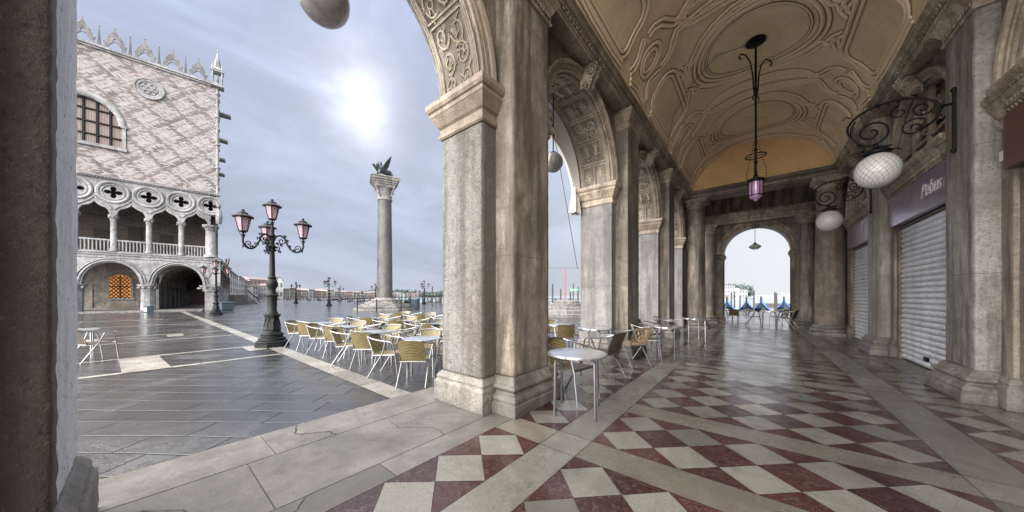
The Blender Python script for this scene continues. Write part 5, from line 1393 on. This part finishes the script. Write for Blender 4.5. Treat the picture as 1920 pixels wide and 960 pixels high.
for s_ in (-1, 1):
    mb = MB(); P_ = []
    base = [(-.45, .0), (.05, .0), (.15, .35), (.12, .8), (.05, 1.2), (-.02, 1.5), (-.12, 1.35), (-.28, 1.0), (-.42, .7), (-.50, .35)]
    for yy in (-.045, .045): P_ += [(x, s_ * (.22 + z * .62) + yy, 1.05 + z * .92) for x, z in base]
    nb = len(base); mb.add(P_, [tuple(range(nb)), tuple(reversed(range(nb, 2 * nb)))] + [(i, (i + 1) % nb, nb + (i + 1) % nb, nb + i) for i in range(nb)])
    for q in range(5): mb.tube([(-.35 + q * .1, s_ * .3, 1.15), (-.30 + q * .06, s_ * (.42 + .04 * q), 1.75 + .12 * q)], .05, 5)
    mb.build('wing', M['bronze'], lion)
# low iron fence round the steps
def fence(pts, label, h=1.1, mat='iron', slats=True):
    t = thing('iron_fence', label, 'fence', (pts[0][0], pts[0][1], -.12)); o0 = Vector((pts[0][0], pts[0][1], 0))
    for i, p in enumerate(pts):
        mb = MB(); q = Vector((p[0], p[1], 0)) - o0; mb.lathe(q.x, q.y, [(.05, 0), (.05, h), (.07, h + .02), (.02, h + .08)], 6); mb.build('post', M[mat], t)
    for a, b2 in zip(pts, pts[1:]):
        a = Vector((a[0], a[1], 0)) - o0; b2 = Vector((b2[0], b2[1], 0)) - o0; mb = MB()
        mb.tube([a + Vector((0, 0, h * .95)), b2 + Vector((0, 0, h * .95))], .03, 5); mb.tube([a + Vector((0, 0, h * .3)), b2 + Vector((0, 0, h * .3))], .02, 5)
        if slats: mb.tube([a + Vector((0, 0, h * .3)), b2 + Vector((0, 0, h * .9))], .015, 5); mb.tube([a + Vector((0, 0, h * .9)), b2 + Vector((0, 0, h * .3))], .015, 5)
        mb.build('rail', M[mat], t)
    return t
fence([at(670, 30.2), at(706, 29.6), at(752, 30.4), at(769, 33.5)], 'low black iron railing in front of the stepped column base')
t = thing('litter_bin', 'dark blue cylindrical bin right of the lion column base', 'bin', (*at(779, 35.5), -.12)); mb = MB(); mb.lathe(0, 0, [(.42, 0), (.48, .1), (.50, 1.05), (.54, 1.1), (.54, 1.2), (.3, 1.32)], 16); mb.build('body', M['blue_plastic'], t, smooth=True)
t = thing('litter_bin', 'dark square bin behind the lamp at the palace corner', 'bin', (*at(421, 32), -.12), .4); mb = MB(); mb.mould(-.45, .45, -.45, .45, [(.0, 0), (.08, .1), (.12, .75), (.16, .78), (.16, .86), (0, .9)]); mb.build('body', M['blue_plastic'], t)
# second monument base seen through the second arch
t = thing('stepped_plinth', 'round stepped stone plinth on the square seen through the second arch', 'plinth', (*at(1062, 23.5), -.12)); mb = MB()
for i, r_ in enumerate((2.6, 2.2, 1.8, 1.4)): mb.lathe(0, 0, [(r_, .24 * i), (r_, .24 * i + .22), (r_ - .03, .24 * i + .24)], 12)
mb.build('steps', M['step'], t)
mb = MB(); mb.lathe(0, 0, [(1.0, .94), (1.0, 1.1), (.8, 1.2)], 20)
mb.build('moulding', M['step'], t)
# red pole, wire, green sign
t = thing('red_pole', 'tall thin red pole on the quay seen through the second arch', 'pole', (*at(1060, 34), -.12)); mb = MB(); mb.lathe(0, 0, [(.16, 0), (.14, .3), (.07, .32), (.05, 4.6), (.02, 4.7)], 10); mb.build('shaft', M['red_pole'], t)
a = at(1022, 34); b2 = at(1110, 34); mb = MB(); mb.tube([(a[0], a[1], 4.55), (b2[0], b2[1], 4.55)], .03, 5); tag(mb.build('overhead_cable', M['rope']), 'thin dark cable crossing level at the top of the red pole', 'cable')
t = thing('sign_post', 'green sign board on a dark post near the jetty, right of the red pole', 'sign', (*at(1075, 33), -.12)); mb = MB(); mb.tube([(0, 0, 0), (0, 0, 2.9)], .06, 6); mb.build('post', M['timber'], t)
mb = MB(); mb.box(-.4, .5, -.03, .03, 1.98, 2.4); s_ = mb.build('board', M['green_sign'], t); s_.rotation_euler = (0, 0, B); mb = MB(); mb.box(-.32, .42, -.036, -.031, 2.22, 2.26); mb.box(-.32, .3, -.036, -.031, 2.1, 2.14); mb.build('lettering', M['white_paint'], s_)

# ------------------------------------------------------------------ WATERFRONT: poles, jetty rails, gondolas
def pole(px, z, h, label, r=.11, group='dark timber mooring poles along the quay'):
    x, y = at(px, z); mb = MB(); mb.tube([(0, 0, -1.5), (random.uniform(-.05, .05), 0, h - .15), (random.uniform(-.05, .05), 0, h)], [r, r * .9, r * .5], 7)
    o = mb.build('mooring_pole', M['timber']); o.location = (x, y, 0); tag(o, label, 'mooring pole', group); return o
GL = 'dark timber mooring poles standing in the water beyond the end arch'
for px, z, py, lb in ((1371, 40, 548, 'leftmost dark mooring pole in the end arch'), (1377, 42, 546, 'thin dark mooring pole close beside the leftmost pole in the end arch'), (1387, 44, 554, 'short grey mooring pole left of the first blue gondola peak'), (1413, 37.5, 544, 'tall lone dark mooring pole in the middle of the end arch'), (1453, 38, 547, 'tall dark mooring pole in the right part of the end arch'), (1456, 39.2, 549, 'leaning dark mooring pole paired with the tall one on the right of the end arch')):
    pole(px, z, hh(py, z), lb, .10, GL)
for px, z, py, lb in ((1036, 40, 532, 'dark mooring pole left of the red pole'), (1051, 44, 541, 'short mooring pole just left of the red pole'), (1069, 46, 546, 'short mooring pole just right of the red pole'), (1084, 42, 538, 'mooring pole right of the green sign')):
    pole(px, z, hh(py, z), lb, .12, 'mooring poles seen through the second arch')
for i in range(46):
    px = 545 + i * 6.3 + random.uniform(-2, 2)
    u = (px - 960) / FPX; z = (QY + 1.0 + random.uniform(0, 6)) / (CB + u * SB); pole(px, z, random.uniform(1.2, 3.6), 'dark timber mooring pole in the row along the far quay', .14, 'dark timber mooring poles along the quay')
def jetty(px0, px1, y0, label):
    def pt(px): u = (px - 960) / FPX; z = y0 / (CB + u * SB); return at(px, z)
    a = Vector((*pt(px0), 0)); b2 = Vector((*pt(px1), 0)); d = b2 - a; L = d.length; ang = atan2(d.y, d.x)
    t = thing('jetty_railing', label, 'railing', (a.x, a.y, -.12), ang)
    n = max(2, int(L / 2.2))
    for i in range(n + 1):
        mb = MB(); mb.box(L * i / n - .07, L * i / n + .07, -.07, .07, -.3, 1.2); mb.build('post', M['timber'], t)
    for i in range(n):
        x0, x1 = L * i / n + .07, L * (i + 1) / n - .07; mb = MB(); mb.box(x0, x1, -.03, .03, 1.05, 1.15)
        mb.tube([(x0, 0, .1), (x1, 0, 1.05)], .04, 4); mb.tube([(x0, 0, 1.05), (x1, 0, .1)], .04, 4); mb.box(x0, x1, -.03, .03, .08, .16); mb.build('panel', M['timber'], t)
    mb = MB(); mb.box(0, L, -1.2, 1.2, -.25, -.12); mb.build('deck', M['timber'], t)
jetty(795, 842, 37.5, 'dark timber jetty railing with crossed braces right of the lion column')
jetty(1015, 1100, 37.8, 'dark timber jetty railing seen through the second arch')
jetty(655, 700, 37.5, 'dark timber jetty railing left of the lion column')
def make_gondola(tarp=True):
    t = thing('gondola', 'gondola', 'gondola')
    def hull(u, v):
        x = -5.4 + 10.8 * u; w = .72 * max(0.0, 1 - abs(2 * u - 1) ** 2.4) + .02; sheer = .28 + .95 * abs(2 * u - 1) ** 3.2; keel = -.12 + .75 * abs(2 * u - 1) ** 3.0
        a = pi * v; return (x, -w * cos(a) * 1.0, keel + (sheer - keel) * (1 - sin(a)) ** .9)
    mb = MB(); mb.grid(hull, 36, 10); mb.build('hull', M['hull'], t, smooth=True)
    def cover(u, v):
        x = -5.15 + 10.3 * u; w = .78 * max(0.0, 1 - abs(2 * u - 1) ** 3.2) + .03; sheer = .26 + 1.02 * abs(2 * u - 1) ** 4.0; a = pi * v
        return (x, -w * cos(a), sheer + (.34 + .12 * sin(u * 26)) * sin(a) * (1 - .3 * abs(2 * u - 1)))
    mb = MB(); mb.grid(cover, 40, 8); mb.build('cover', M['tarp'] if tarp else M['hull'], t, smooth=True)
    mb = MB(); mb.tube([(5.2, 0, 1.0), (5.5, 0, 1.35), (5.55, 0, 1.75), (5.35, 0, 1.95), (5.2, 0, 1.85)], [.05, .07, .08, .06, .02], 6)
    for q in range(5): mb.box(5.2, 5.5, -.02, .02, 1.1 + q * .11, 1.14 + q * .11)
    mb.build('prow_iron', M['hull'], t)
    mb = MB(); mb.tube([(-5.2, 0, 1.0), (-5.45, 0, 1.5), (-5.6, 0, 1.8)], [.06, .05, .02], 6); mb.build('stern_post', M['hull'], t)
    return t
def gnear(label, px, z, first, obj, ang, grp, sc=1.0):
    x, y = at(px, z); o = place(obj, not first, (x, y, -.85), ang, label, grp); o.scale = (1.15, 1.2, 1.15); return o
gon = make_gondola(); gon2 = make_gondola(False)
GG = 'gondolas under blue covers moored beyond the end arch'
gy = []
for i, (px, z, lb) in enumerate(((1364, 43, 'blue covered gondola at the left edge of the end arch'), (1400, 42, 'blue covered gondola left of the lone tall mooring pole'), (1428, 42, 'blue covered gondola right of the lone tall mooring pole'), (1470, 43, 'blue covered gondola at the right side of the end arch'))):
    gnear(lb, px, z, i == 0, gon, R(-90 + (3 - 2 * i)), GG)
mb = MB()
def peak(o_):
    pass
for i in range(13):
    px = 548 + i * 20.5; u = (px - 960) / FPX; z = (QY + 4.2) / (CB + u * SB); x, y = at(px, z)
    place(gon2, i > 0, (x, y, -.85), R(90 + random.uniform(-12, 12)), 'gondola moored in the row along the far quay beyond the square', 'gondolas moored along the far quay')
t = thing('floating_pontoon', 'long low dark pontoon lying behind the blue gondolas in the end arch', 'pontoon', (*at(1452, 60), -.9)); mb = MB(); mb.box(-3, 8, -.8, .8, -.1, .55); mb.build('deck', M['timber'], t)
mb = MB(); mb.box(-3, 8, .7, .8, .55, .8); mb.build('kerb', M['timber'], t)

# ------------------------------------------------------------------ FAR SHORE
def house(px0, z0, px1, z1, top_py, fac, roofm, label, ground=-.12, floors=3, depth=12, win=True, name='waterfront_house', cat='building', gable=False, group=None, roof_h=None, cols=None):
    a = Vector((*at(px0, z0), 0)); b2 = Vector((*at(px1, z1), 0)); d = b2 - a; L = d.length; ang = atan2(d.y, d.x)
    top = hh(top_py, (z0 + z1) / 2) - ground
    t = thing(name, label, cat, (a.x, a.y, ground), ang, group)
    H_ = top * (.86 if not gable else .8); side = 1
    # depth goes away from the camera
    nrm = Vector((-d.y, d.x, 0)).normalized(); side = 1 if nrm.dot(a) > 0 else -1
    y0, y1 = sorted((0, side * depth))
    mb = MB(); mb.box(0, L, y0, y1, 0, H_); 
    if gable:
        mb.add([(0, y0, H_), (L, y0, H_), (L / 2, y0, top), (0, y1, H_), (L, y1, H_), (L / 2, y1, top)], [(0, 1, 2), (3, 5, 4)])
    mb.build('wall', fac, t)
    e = .35; mb = MB()
    if gable: mb.add([(-e, y0 - e, H_ - .1), (L / 2, y0 - e, top + .15), (L + e, y0 - e, H_ - .1), (-e, y1 + e, H_ - .1), (L / 2, y1 + e, top + .15), (L + e, y1 + e, H_ - .1)], [(0, 1, 4, 3), (1, 2, 5, 4)])
    else: mb.add([(-e, y0 - e, H_), (L + e, y0 - e, H_), (L + e, y1 + e, H_), (-e, y1 + e, H_), (min(L * .2, depth / 2), (y0 + y1) / 2, top), (L - min(L * .2, depth / 2), (y0 + y1) / 2, top)], [(0, 1, 5, 4), (2, 3, 4, 5), (1, 2, 5), (3, 0, 4)])
    mb.build('roof', roofm, t)
    yf = 0.0 - side * .03
    if win:
        n = cols or max(2, int(L / 3.6)); proto = None
        for f in range(floors):
            for i in range(n):
                zz_ = H_ * (f + .35) / floors; hh_ = H_ / floors * .42; ww = min(1.1, L / n * .38)
                xx = L * (i + .5) / n
                if proto is None:
                    mb = MB(); mb.box(-ww / 2 - .12, ww / 2 + .12, -.06, .06, -.12, hh_ + .12, 0); mb.box(-ww / 2, ww / 2, -.09, .09, 0, hh_, 1); proto = mb.build('window', [M['pale'], M['window_dark']], t); proto.location = (xx, yf, zz_)
                else:
                    w_ = proto.copy(); COL.objects.link(w_); w_.parent = t; w_.location = (xx, yf, zz_)
    return t
F = FAC; rf, rd = M['roof'], M['roof_dark']
house(408, 50, 430, 76, 487, F[5], rd, 'tall narrow waterfront house right behind the palace corner, with the flags', floors=4, cols=4)
house(431, 78, 447, 102, 506, F[1], rd, 'pale four storey waterfront house right of the narrow one, tiled roof', floors=4, cols=4)
house(448, 104, 459, 124, 514, F[1], rf, 'long white waterfront house stepping down behind the bridge', floors=4, cols=4)
house(459, 126, 470, 142, 521, F[0], rf, 'cream waterfront house just before the wide tiled roof', floors=3, cols=3)
house(468, 150, 522, 165, 519, F[2], rd, 'wide rose building with a big brown tiled roof behind the large lamp', floors=3, cols=8)
house(474, 128, 484, 134, 533, F[1], rd, 'narrow pale grey house in front of the wide tiled roof', floors=3, cols=2)
house(484, 136, 503, 138, 531, F[4], rf, 'low ornate grey house left of the large lamp pole', floors=2, cols=4)
house(516, 150, 531, 152, 519, F[1], F[4], 'white church front with a pointed gable just right of the large lamp pole', floors=2, gable=True, cols=2, name='church', cat='church', depth=26)
xs = 531; i = 0
cl = ['cream', 'white', 'rose', 'ochre', 'grey', 'brick red']
tops = [539, 537, 541, 542, 540, 543, 544, 541, 545, 546, 545, 547, 546, 548, 547, 546, 549, 548, 549, 548, 550, 549, 549, 550, 549, 550, 550]
seq = [0, 3, 2, 0, 1, 2, 3, 0, 4, 0, 2, 1, 0, 4, 3, 0, 2, 0, 4, 1, 0, 2, 4, 0, 1, 4, 2]
while xs < 832 and i < len(tops):
    w = random.uniform(9, 14); z = 165 + (xs - 531) * 1.15
    house(xs, z, xs + w - .4, z + 6, tops[i], F[seq[i]], (rf, rd)[i % 2], f'{cl[seq[i]]} house number {i + 1} from the church in the distant row along the shore' if False else f'small distant {cl[seq[i]]} house in the row along the shore ' + ('left of' if xs < 700 else 'right of') + ' the lion column', floors=3 if z < 300 else 2, cols=3, depth=20, group='distant houses along the shore')
    xs += w; i += 1
# three flags on poles at the narrow house
for q, (px, py, mt) in enumerate(((418, 478, 'flag_g'), (423, 476, 'flag_r'))):
    x, y = at(px, 48); t = thing('flag', ('green' if q == 0 else 'red') + ' flag hanging from an angled pole by the palace corner', 'flag', (x, y, 4.2), B); mb = MB(); mb.tube([(-.9, 0, .2), (.5, 0, 3.2)], .04, 5); mb.build('pole', M['white_paint'], t)
    mb = MB(); mb.grid(lambda u, v: (.5 - .9 * u * .6 + .12 * sin(v * 7), .1 * sin(u * 5 + v * 3), 3.2 - 1.6 * u - .9 * v), 6, 8); mb.build('cloth', M[mt], t)
# bridge ramp
t = thing('stone_bridge', 'pale stone bridge parapet with steps beyond the palace corner', 'bridge', (*at(424, 55), -.12))
a = Vector((*at(424, 55), 0)); b2 = Vector((*at(464, 57), 0)); c2 = Vector((*at(484, 58), 0)); o0 = a.copy(); back = Vector((*at(464, 66), 0)) - b2
mb = MB()
def ext(p, q, h0, h1, mbx):
    p = p - o0; q = q - o0; mbx.hexa([p, q, q + back, p + back], [p + Vector((0, 0, h0)), q + Vector((0, 0, h1)), q + back + Vector((0, 0, h1)), p + back + Vector((0, 0, h0))])
ext(a, b2, 1.75, 1.75, mb); mb.build('parapet', M['step'], t)
mb = MB(); ext(b2, c2, 1.7, .05, mb); mb.build('ramp', M['pale'], t)
mb = MB(); p, q = c2 - o0, b2 - o0
mb.tube([q + Vector((0, 0, 2.6)), p + Vector((0, 0, .9)), p + Vector((1.2, 0, .3))], .09, 5); mb.build('handrail', M['iron'], t)
# trees along distant shore
def far_tree(px, z, top_py, w, label, group):
    x, y = at(px, z); h = hh(top_py, z) + .2; t = thing('tree', label, 'tree', (x, y, -.5), 0, group)
    mb = MB(); mb.tube([(0, 0, 0), (0, 0, h * .6)], [w * .06, w * .03], 6); mb.build('trunk', M['timber'], t)
    mb = MB(); rnd = random.Random(int(px * 7))
    for q in range(420):
        a = rnd.random() * 2 * pi; p = rnd.uniform(-1, 1); r_ = rnd.random() ** .4; lob = 1 + .35 * sin(3 * a + px) * cos(4 * p)
        c_ = Vector((cos(a) * sqrt(1 - p * p) * r_ * w * lob, sin(a) * sqrt(1 - p * p) * r_ * w * lob, h * .55 + p * r_ * h * .45 * lob)); s_ = w * .11
        d1 = Vector((rnd.uniform(-1, 1), rnd.uniform(-1, 1), rnd.uniform(-1, 1))).normalized() * s_; d2 = d1.orthogonal().normalized() * s_
        mb.face([c_ - d1 - d2, c_ + d1 - d2, c_ + d1 + d2, c_ - d1 + d2])
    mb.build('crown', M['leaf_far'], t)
for px in (682, 692, 701, 741, 752, 763, 773, 784, 793, 806, 818, 828):
    far_tree(px, 480 + random.uniform(-30, 60), 545 + random.uniform(-1.5, 1.5) + (px > 790) * 2, 9, 'distant hazy tree behind the shore houses ' + ('left of' if px < 720 else 'right of') + ' the lion column', 'distant trees behind the shore houses')
# island through the end arch
def island():
    house(1340, 330, 1378, 330, 532, F[4], rd, 'long mauve-grey building on the island seen in the end arch', ground=-.9, floors=3, cols=8, depth=30)
    house(1378, 328, 1386, 328, 537, F[1], rd, 'pale narrow building on the island at the water, right of the long grey one', ground=-.9, floors=3, cols=2, depth=30)
    house(1386, 332, 1402, 332, 541, F[4], rd, 'low grey walled building at the right tip of the island in the end arch', ground=-.9, floors=2, cols=3, depth=30)
    for px, py in ((1352, 532), (1366, 533), (1380, 534), (1388, 534), (1394, 534), (1399, 537)): far_tree(px, 372, py, 8, 'leafy tree rising behind the island buildings in the end arch', 'trees on the island in the end arch')
    mb = MB(); a, b2 = at(1325, 320), at(1403, 322); c3, d3 = at(1403, 400), at(1325, 400)
    mb.hexa([(p[0], p[1], -1.2) for p in (a, b2, c3, d3)], [(p[0], p[1], -.5) for p in (a, b2, c3, d3)]); tag(mb.build('island_shore', M['step']), kind='structure')
island()
mb = MB()
N = 60
pts = [at(1380 + i * 2.2, 900) for i in range(N)]
for i in range(N - 1):
    h0 = 4 + 5 * abs(sin(i * .37)) + 3 * sin(i * 1.3); h1 = 4 + 5 * abs(sin((i + 1) * .37)) + 3 * sin((i + 1) * 1.3); s = 1.0 if i > 38 else .45
    mb.face([(pts[i][0], pts[i][1], -1), (pts[i + 1][0], pts[i + 1][1], -1), (pts[i + 1][0], pts[i + 1][1], h1 * s), (pts[i][0], pts[i][1], h0 * s)])
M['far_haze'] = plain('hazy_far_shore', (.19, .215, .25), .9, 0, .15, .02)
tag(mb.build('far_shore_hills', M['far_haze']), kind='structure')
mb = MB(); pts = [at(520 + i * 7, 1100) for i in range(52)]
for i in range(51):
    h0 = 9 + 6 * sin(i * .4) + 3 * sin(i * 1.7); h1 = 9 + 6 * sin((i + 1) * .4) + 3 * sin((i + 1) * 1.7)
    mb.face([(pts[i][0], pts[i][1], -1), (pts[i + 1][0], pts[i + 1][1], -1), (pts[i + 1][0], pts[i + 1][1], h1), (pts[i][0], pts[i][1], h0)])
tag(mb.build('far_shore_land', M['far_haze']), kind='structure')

# ------------------------------------------------------------------ SKY AND LIGHT
SUN_EL = R(36); sd = Vector((-.80, -.60, 0)).normalized(); SUN_AZ = atan2(sd.x, sd.y)      # clockwise from +Y
w = bpy.data.worlds.new('World'); SC.world = w; w.use_nodes = True; nt = w.node_tree; nt.nodes.clear()
def N_(typ, **kw):
    n = nt.nodes.new(typ)
    for k, v in kw.items(): setattr(n, k, v)
    return n
def Lk(a, b2): nt.links.new(a, b2)
def Mt(op, a, b2=0.0, clamp=False):
    n = N_('ShaderNodeMath', operation=op, use_clamp=clamp)
    for i, v in enumerate((a, b2)):
        if isinstance(v, bpy.types.NodeSocket): Lk(v, n.inputs[i])
        else: n.inputs[i].default_value = v
    return n.outputs[0]
def Mx(f, a, b2, mode='MIX'):
    n = N_('ShaderNodeMix', data_type='RGBA', blend_type=mode)
    for s_, v in ((n.inputs[0], f), (n.inputs[6], a), (n.inputs[7], b2)):
        if isinstance(v, bpy.types.NodeSocket): Lk(v, s_)
        else: s_.default_value = (*v, 1) if isinstance(v, tuple) else v
    return n.outputs[2]
def Rp(f, stops):
    n = N_('ShaderNodeValToRGB'); e = n.color_ramp.elements
    while len(e) < len(stops): e.new(.5)
    for i, (p, c) in enumerate(stops): e[i].position = p; e[i].color = (*(c if isinstance(c, tuple) else (c,) * 3), 1)
    Lk(f, n.inputs[0]); return n.outputs[0]
sky = N_('ShaderNodeTexSky'); sky.sky_type = 'NISHITA'; sky.sun_disc = False; sky.sun_elevation = SUN_EL; sky.sun_rotation = SUN_AZ; sky.air_density = 1.5; sky.dust_density = 3
tc = N_('ShaderNodeTexCoord'); sp = N_('ShaderNodeSeparateXYZ'); Lk(tc.outputs['Generated'], sp.inputs[0])
X, Y, Z = sp.outputs
def dotv(v):
    n = N_('ShaderNodeVectorMath', operation='DOT_PRODUCT'); Lk(tc.outputs['Generated'], n.inputs[0]); n.inputs[1].default_value = v; return n.outputs['Value']
# overcast dome: darker blue-grey near the horizon over the square, brighter upward
base = Rp(Z, [(0.0, (.50, .53, .61)), (.04, (.46, .51, .62)), (.16, (.44, .50, .65)), (.34, (.50, .565, .74)), (.69, (.49, .56, .77)), (.73, (2.6, 2.65, 2.75)), (1.0, (6, 6, 6))])  # steep overhead boost is out of view, added as fill for the arcade
mp = N_('ShaderNodeMapping'); Lk(tc.outputs['Generated'], mp.inputs[0]); mp.inputs['Scale'].default_value = (1.0, 1.0, 2.4)
ns = N_('ShaderNodeTexNoise'); Lk(mp.outputs[0], ns.inputs['Vector']); ns.inputs['Scale'].default_value = 1.9; ns.inputs['Detail'].default_value = 6; ns.inputs['Roughness'].default_value = .60; ns.inputs['Distortion'].default_value = .6
cl_ = Rp(ns.outputs['Fac'], [(.36, .88), (.46, .95), (.52, 1.03), (.60, 1.16), (.70, 1.28)])
col = Mx(1.0, base, cl_, 'MULTIPLY')
# whiter sky towards the lagoon mouth (+Y)
wy = Mt('POWER', Mt('MAXIMUM', dotv((.12, .99, .05)), 0.0), 5.0)
col = Mx(Mt('MULTIPLY', wy, .95, True), col, (.88, .90, .94))
# veiled sun glow
def dirv(px, py):
    v = Vector(((px - 960) / FPX, 1.0, -(py - 555) / FPX)).normalized(); return (v.x * CB - v.y * SB, v.x * SB + v.y * CB, v.z)
d1 = dotv(dirv(678, 185)); d2 = dotv(dirv(655, 125)); d3 = dotv(dirv(692, 245))
nz2 = N_('ShaderNodeTexNoise'); Lk(mp.outputs[0], nz2.inputs['Vector']); nz2.inputs['Scale'].default_value = 5.5; nz2.inputs['Detail'].default_value = 4
brk = Rp(nz2.outputs['Fac'], [(.34, .45), (.5, .85), (.7, 1.25)])
g1 = Mt('MULTIPLY', Mt('POWER', Mt('MAXIMUM', d1, 0.0), 330.0), .36); g2 = Mt('MULTIPLY', Mt('POWER', Mt('MAXIMUM', d2, 0.0), 260.0), .22); g3 = Mt('MULTIPLY', Mt('POWER', Mt('MAXIMUM', d3, 0.0), 380.0), .32)
g4 = Mt('MULTIPLY', Mt('POWER', Mt('MAXIMUM', d1, 0.0), 22.0), .09)
gl = Mt('MULTIPLY', Mt('ADD', Mt('ADD', g1, g2), g3), brk); gl = Mt('ADD', gl, g4)
add = N_('ShaderNodeVectorMath', operation='SCALE'); add.inputs[0].default_value = (1.0, .97, .93); Lk(gl, add.inputs['Scale'])
col = Mx(1.0, col, add.outputs[0], 'ADD')
skyb = N_('ShaderNodeVectorMath', operation='SCALE'); Lk(sky.outputs[0], skyb.inputs[0]); skyb.inputs['Scale'].default_value = .002
col = Mx(1.0, col, skyb.outputs[0], 'ADD')
bk_ = Mt('MULTIPLY', Mt('POWER', Mt('MAXIMUM', dotv(tuple(Vector((.25, -.93, .30)).normalized())), 0.0), 3.0), 20.0)
ad2 = N_('ShaderNodeVectorMath', operation='SCALE'); ad2.inputs[0].default_value = (1.0, .97, .92); Lk(bk_, ad2.inputs['Scale'])
col = Mx(1.0, col, ad2.outputs[0], 'ADD')       # unseen bright lobe added behind the viewer as fill light
# below the horizon: dim
col = Mx(Mt('LESS_THAN', Z, -.002), col, (.16, .17, .19))
bg = N_('ShaderNodeBackground'); Lk(col, bg.inputs[0]); bg.inputs[1].default_value = 1.0
out = N_('ShaderNodeOutputWorld'); Lk(bg.outputs[0], out.inputs[0])
sl = bpy.data.lights.new('sun', 'SUN'); sl.energy = 4.3; sl.angle = R(55); sl.color = (1.0, .96, .90)
so = bpy.data.objects.new('sun', sl); COL.objects.link(so)
sv = Vector((sd.x * cos(SUN_EL), sd.y * cos(SUN_EL), sin(SUN_EL))); so.rotation_euler = sv.to_track_quat('Z', 'Y').to_euler(); so.location = (0, 0, 30)

# ------------------------------------------------------------------ CAMERA
cam = bpy.data.cameras.new('camera'); co = bpy.data.objects.new('camera', cam); COL.objects.link(co)
co.location = (0, 0, HC); co.rotation_euler = (R(90), 0, B); cam.sensor_width = 36; cam.lens = 36 * FPX / 1920; cam.shift_y = 75 / 1920; cam.clip_start = .05; cam.clip_end = 8000
SC.camera = co
SC.view_settings.view_transform = 'Standard'; SC.view_settings.look = 'None'; SC.view_settings.exposure = 0; SC.view_settings.gamma = 1
SC.cycles.use_denoising = True
SC.cycles.max_bounces = 8; SC.cycles.diffuse_bounces = 6; SC.cycles.glossy_bounces = 4; SC.cycles.transparent_max_bounces = 8
SC.cycles.sample_clamp_indirect = 6
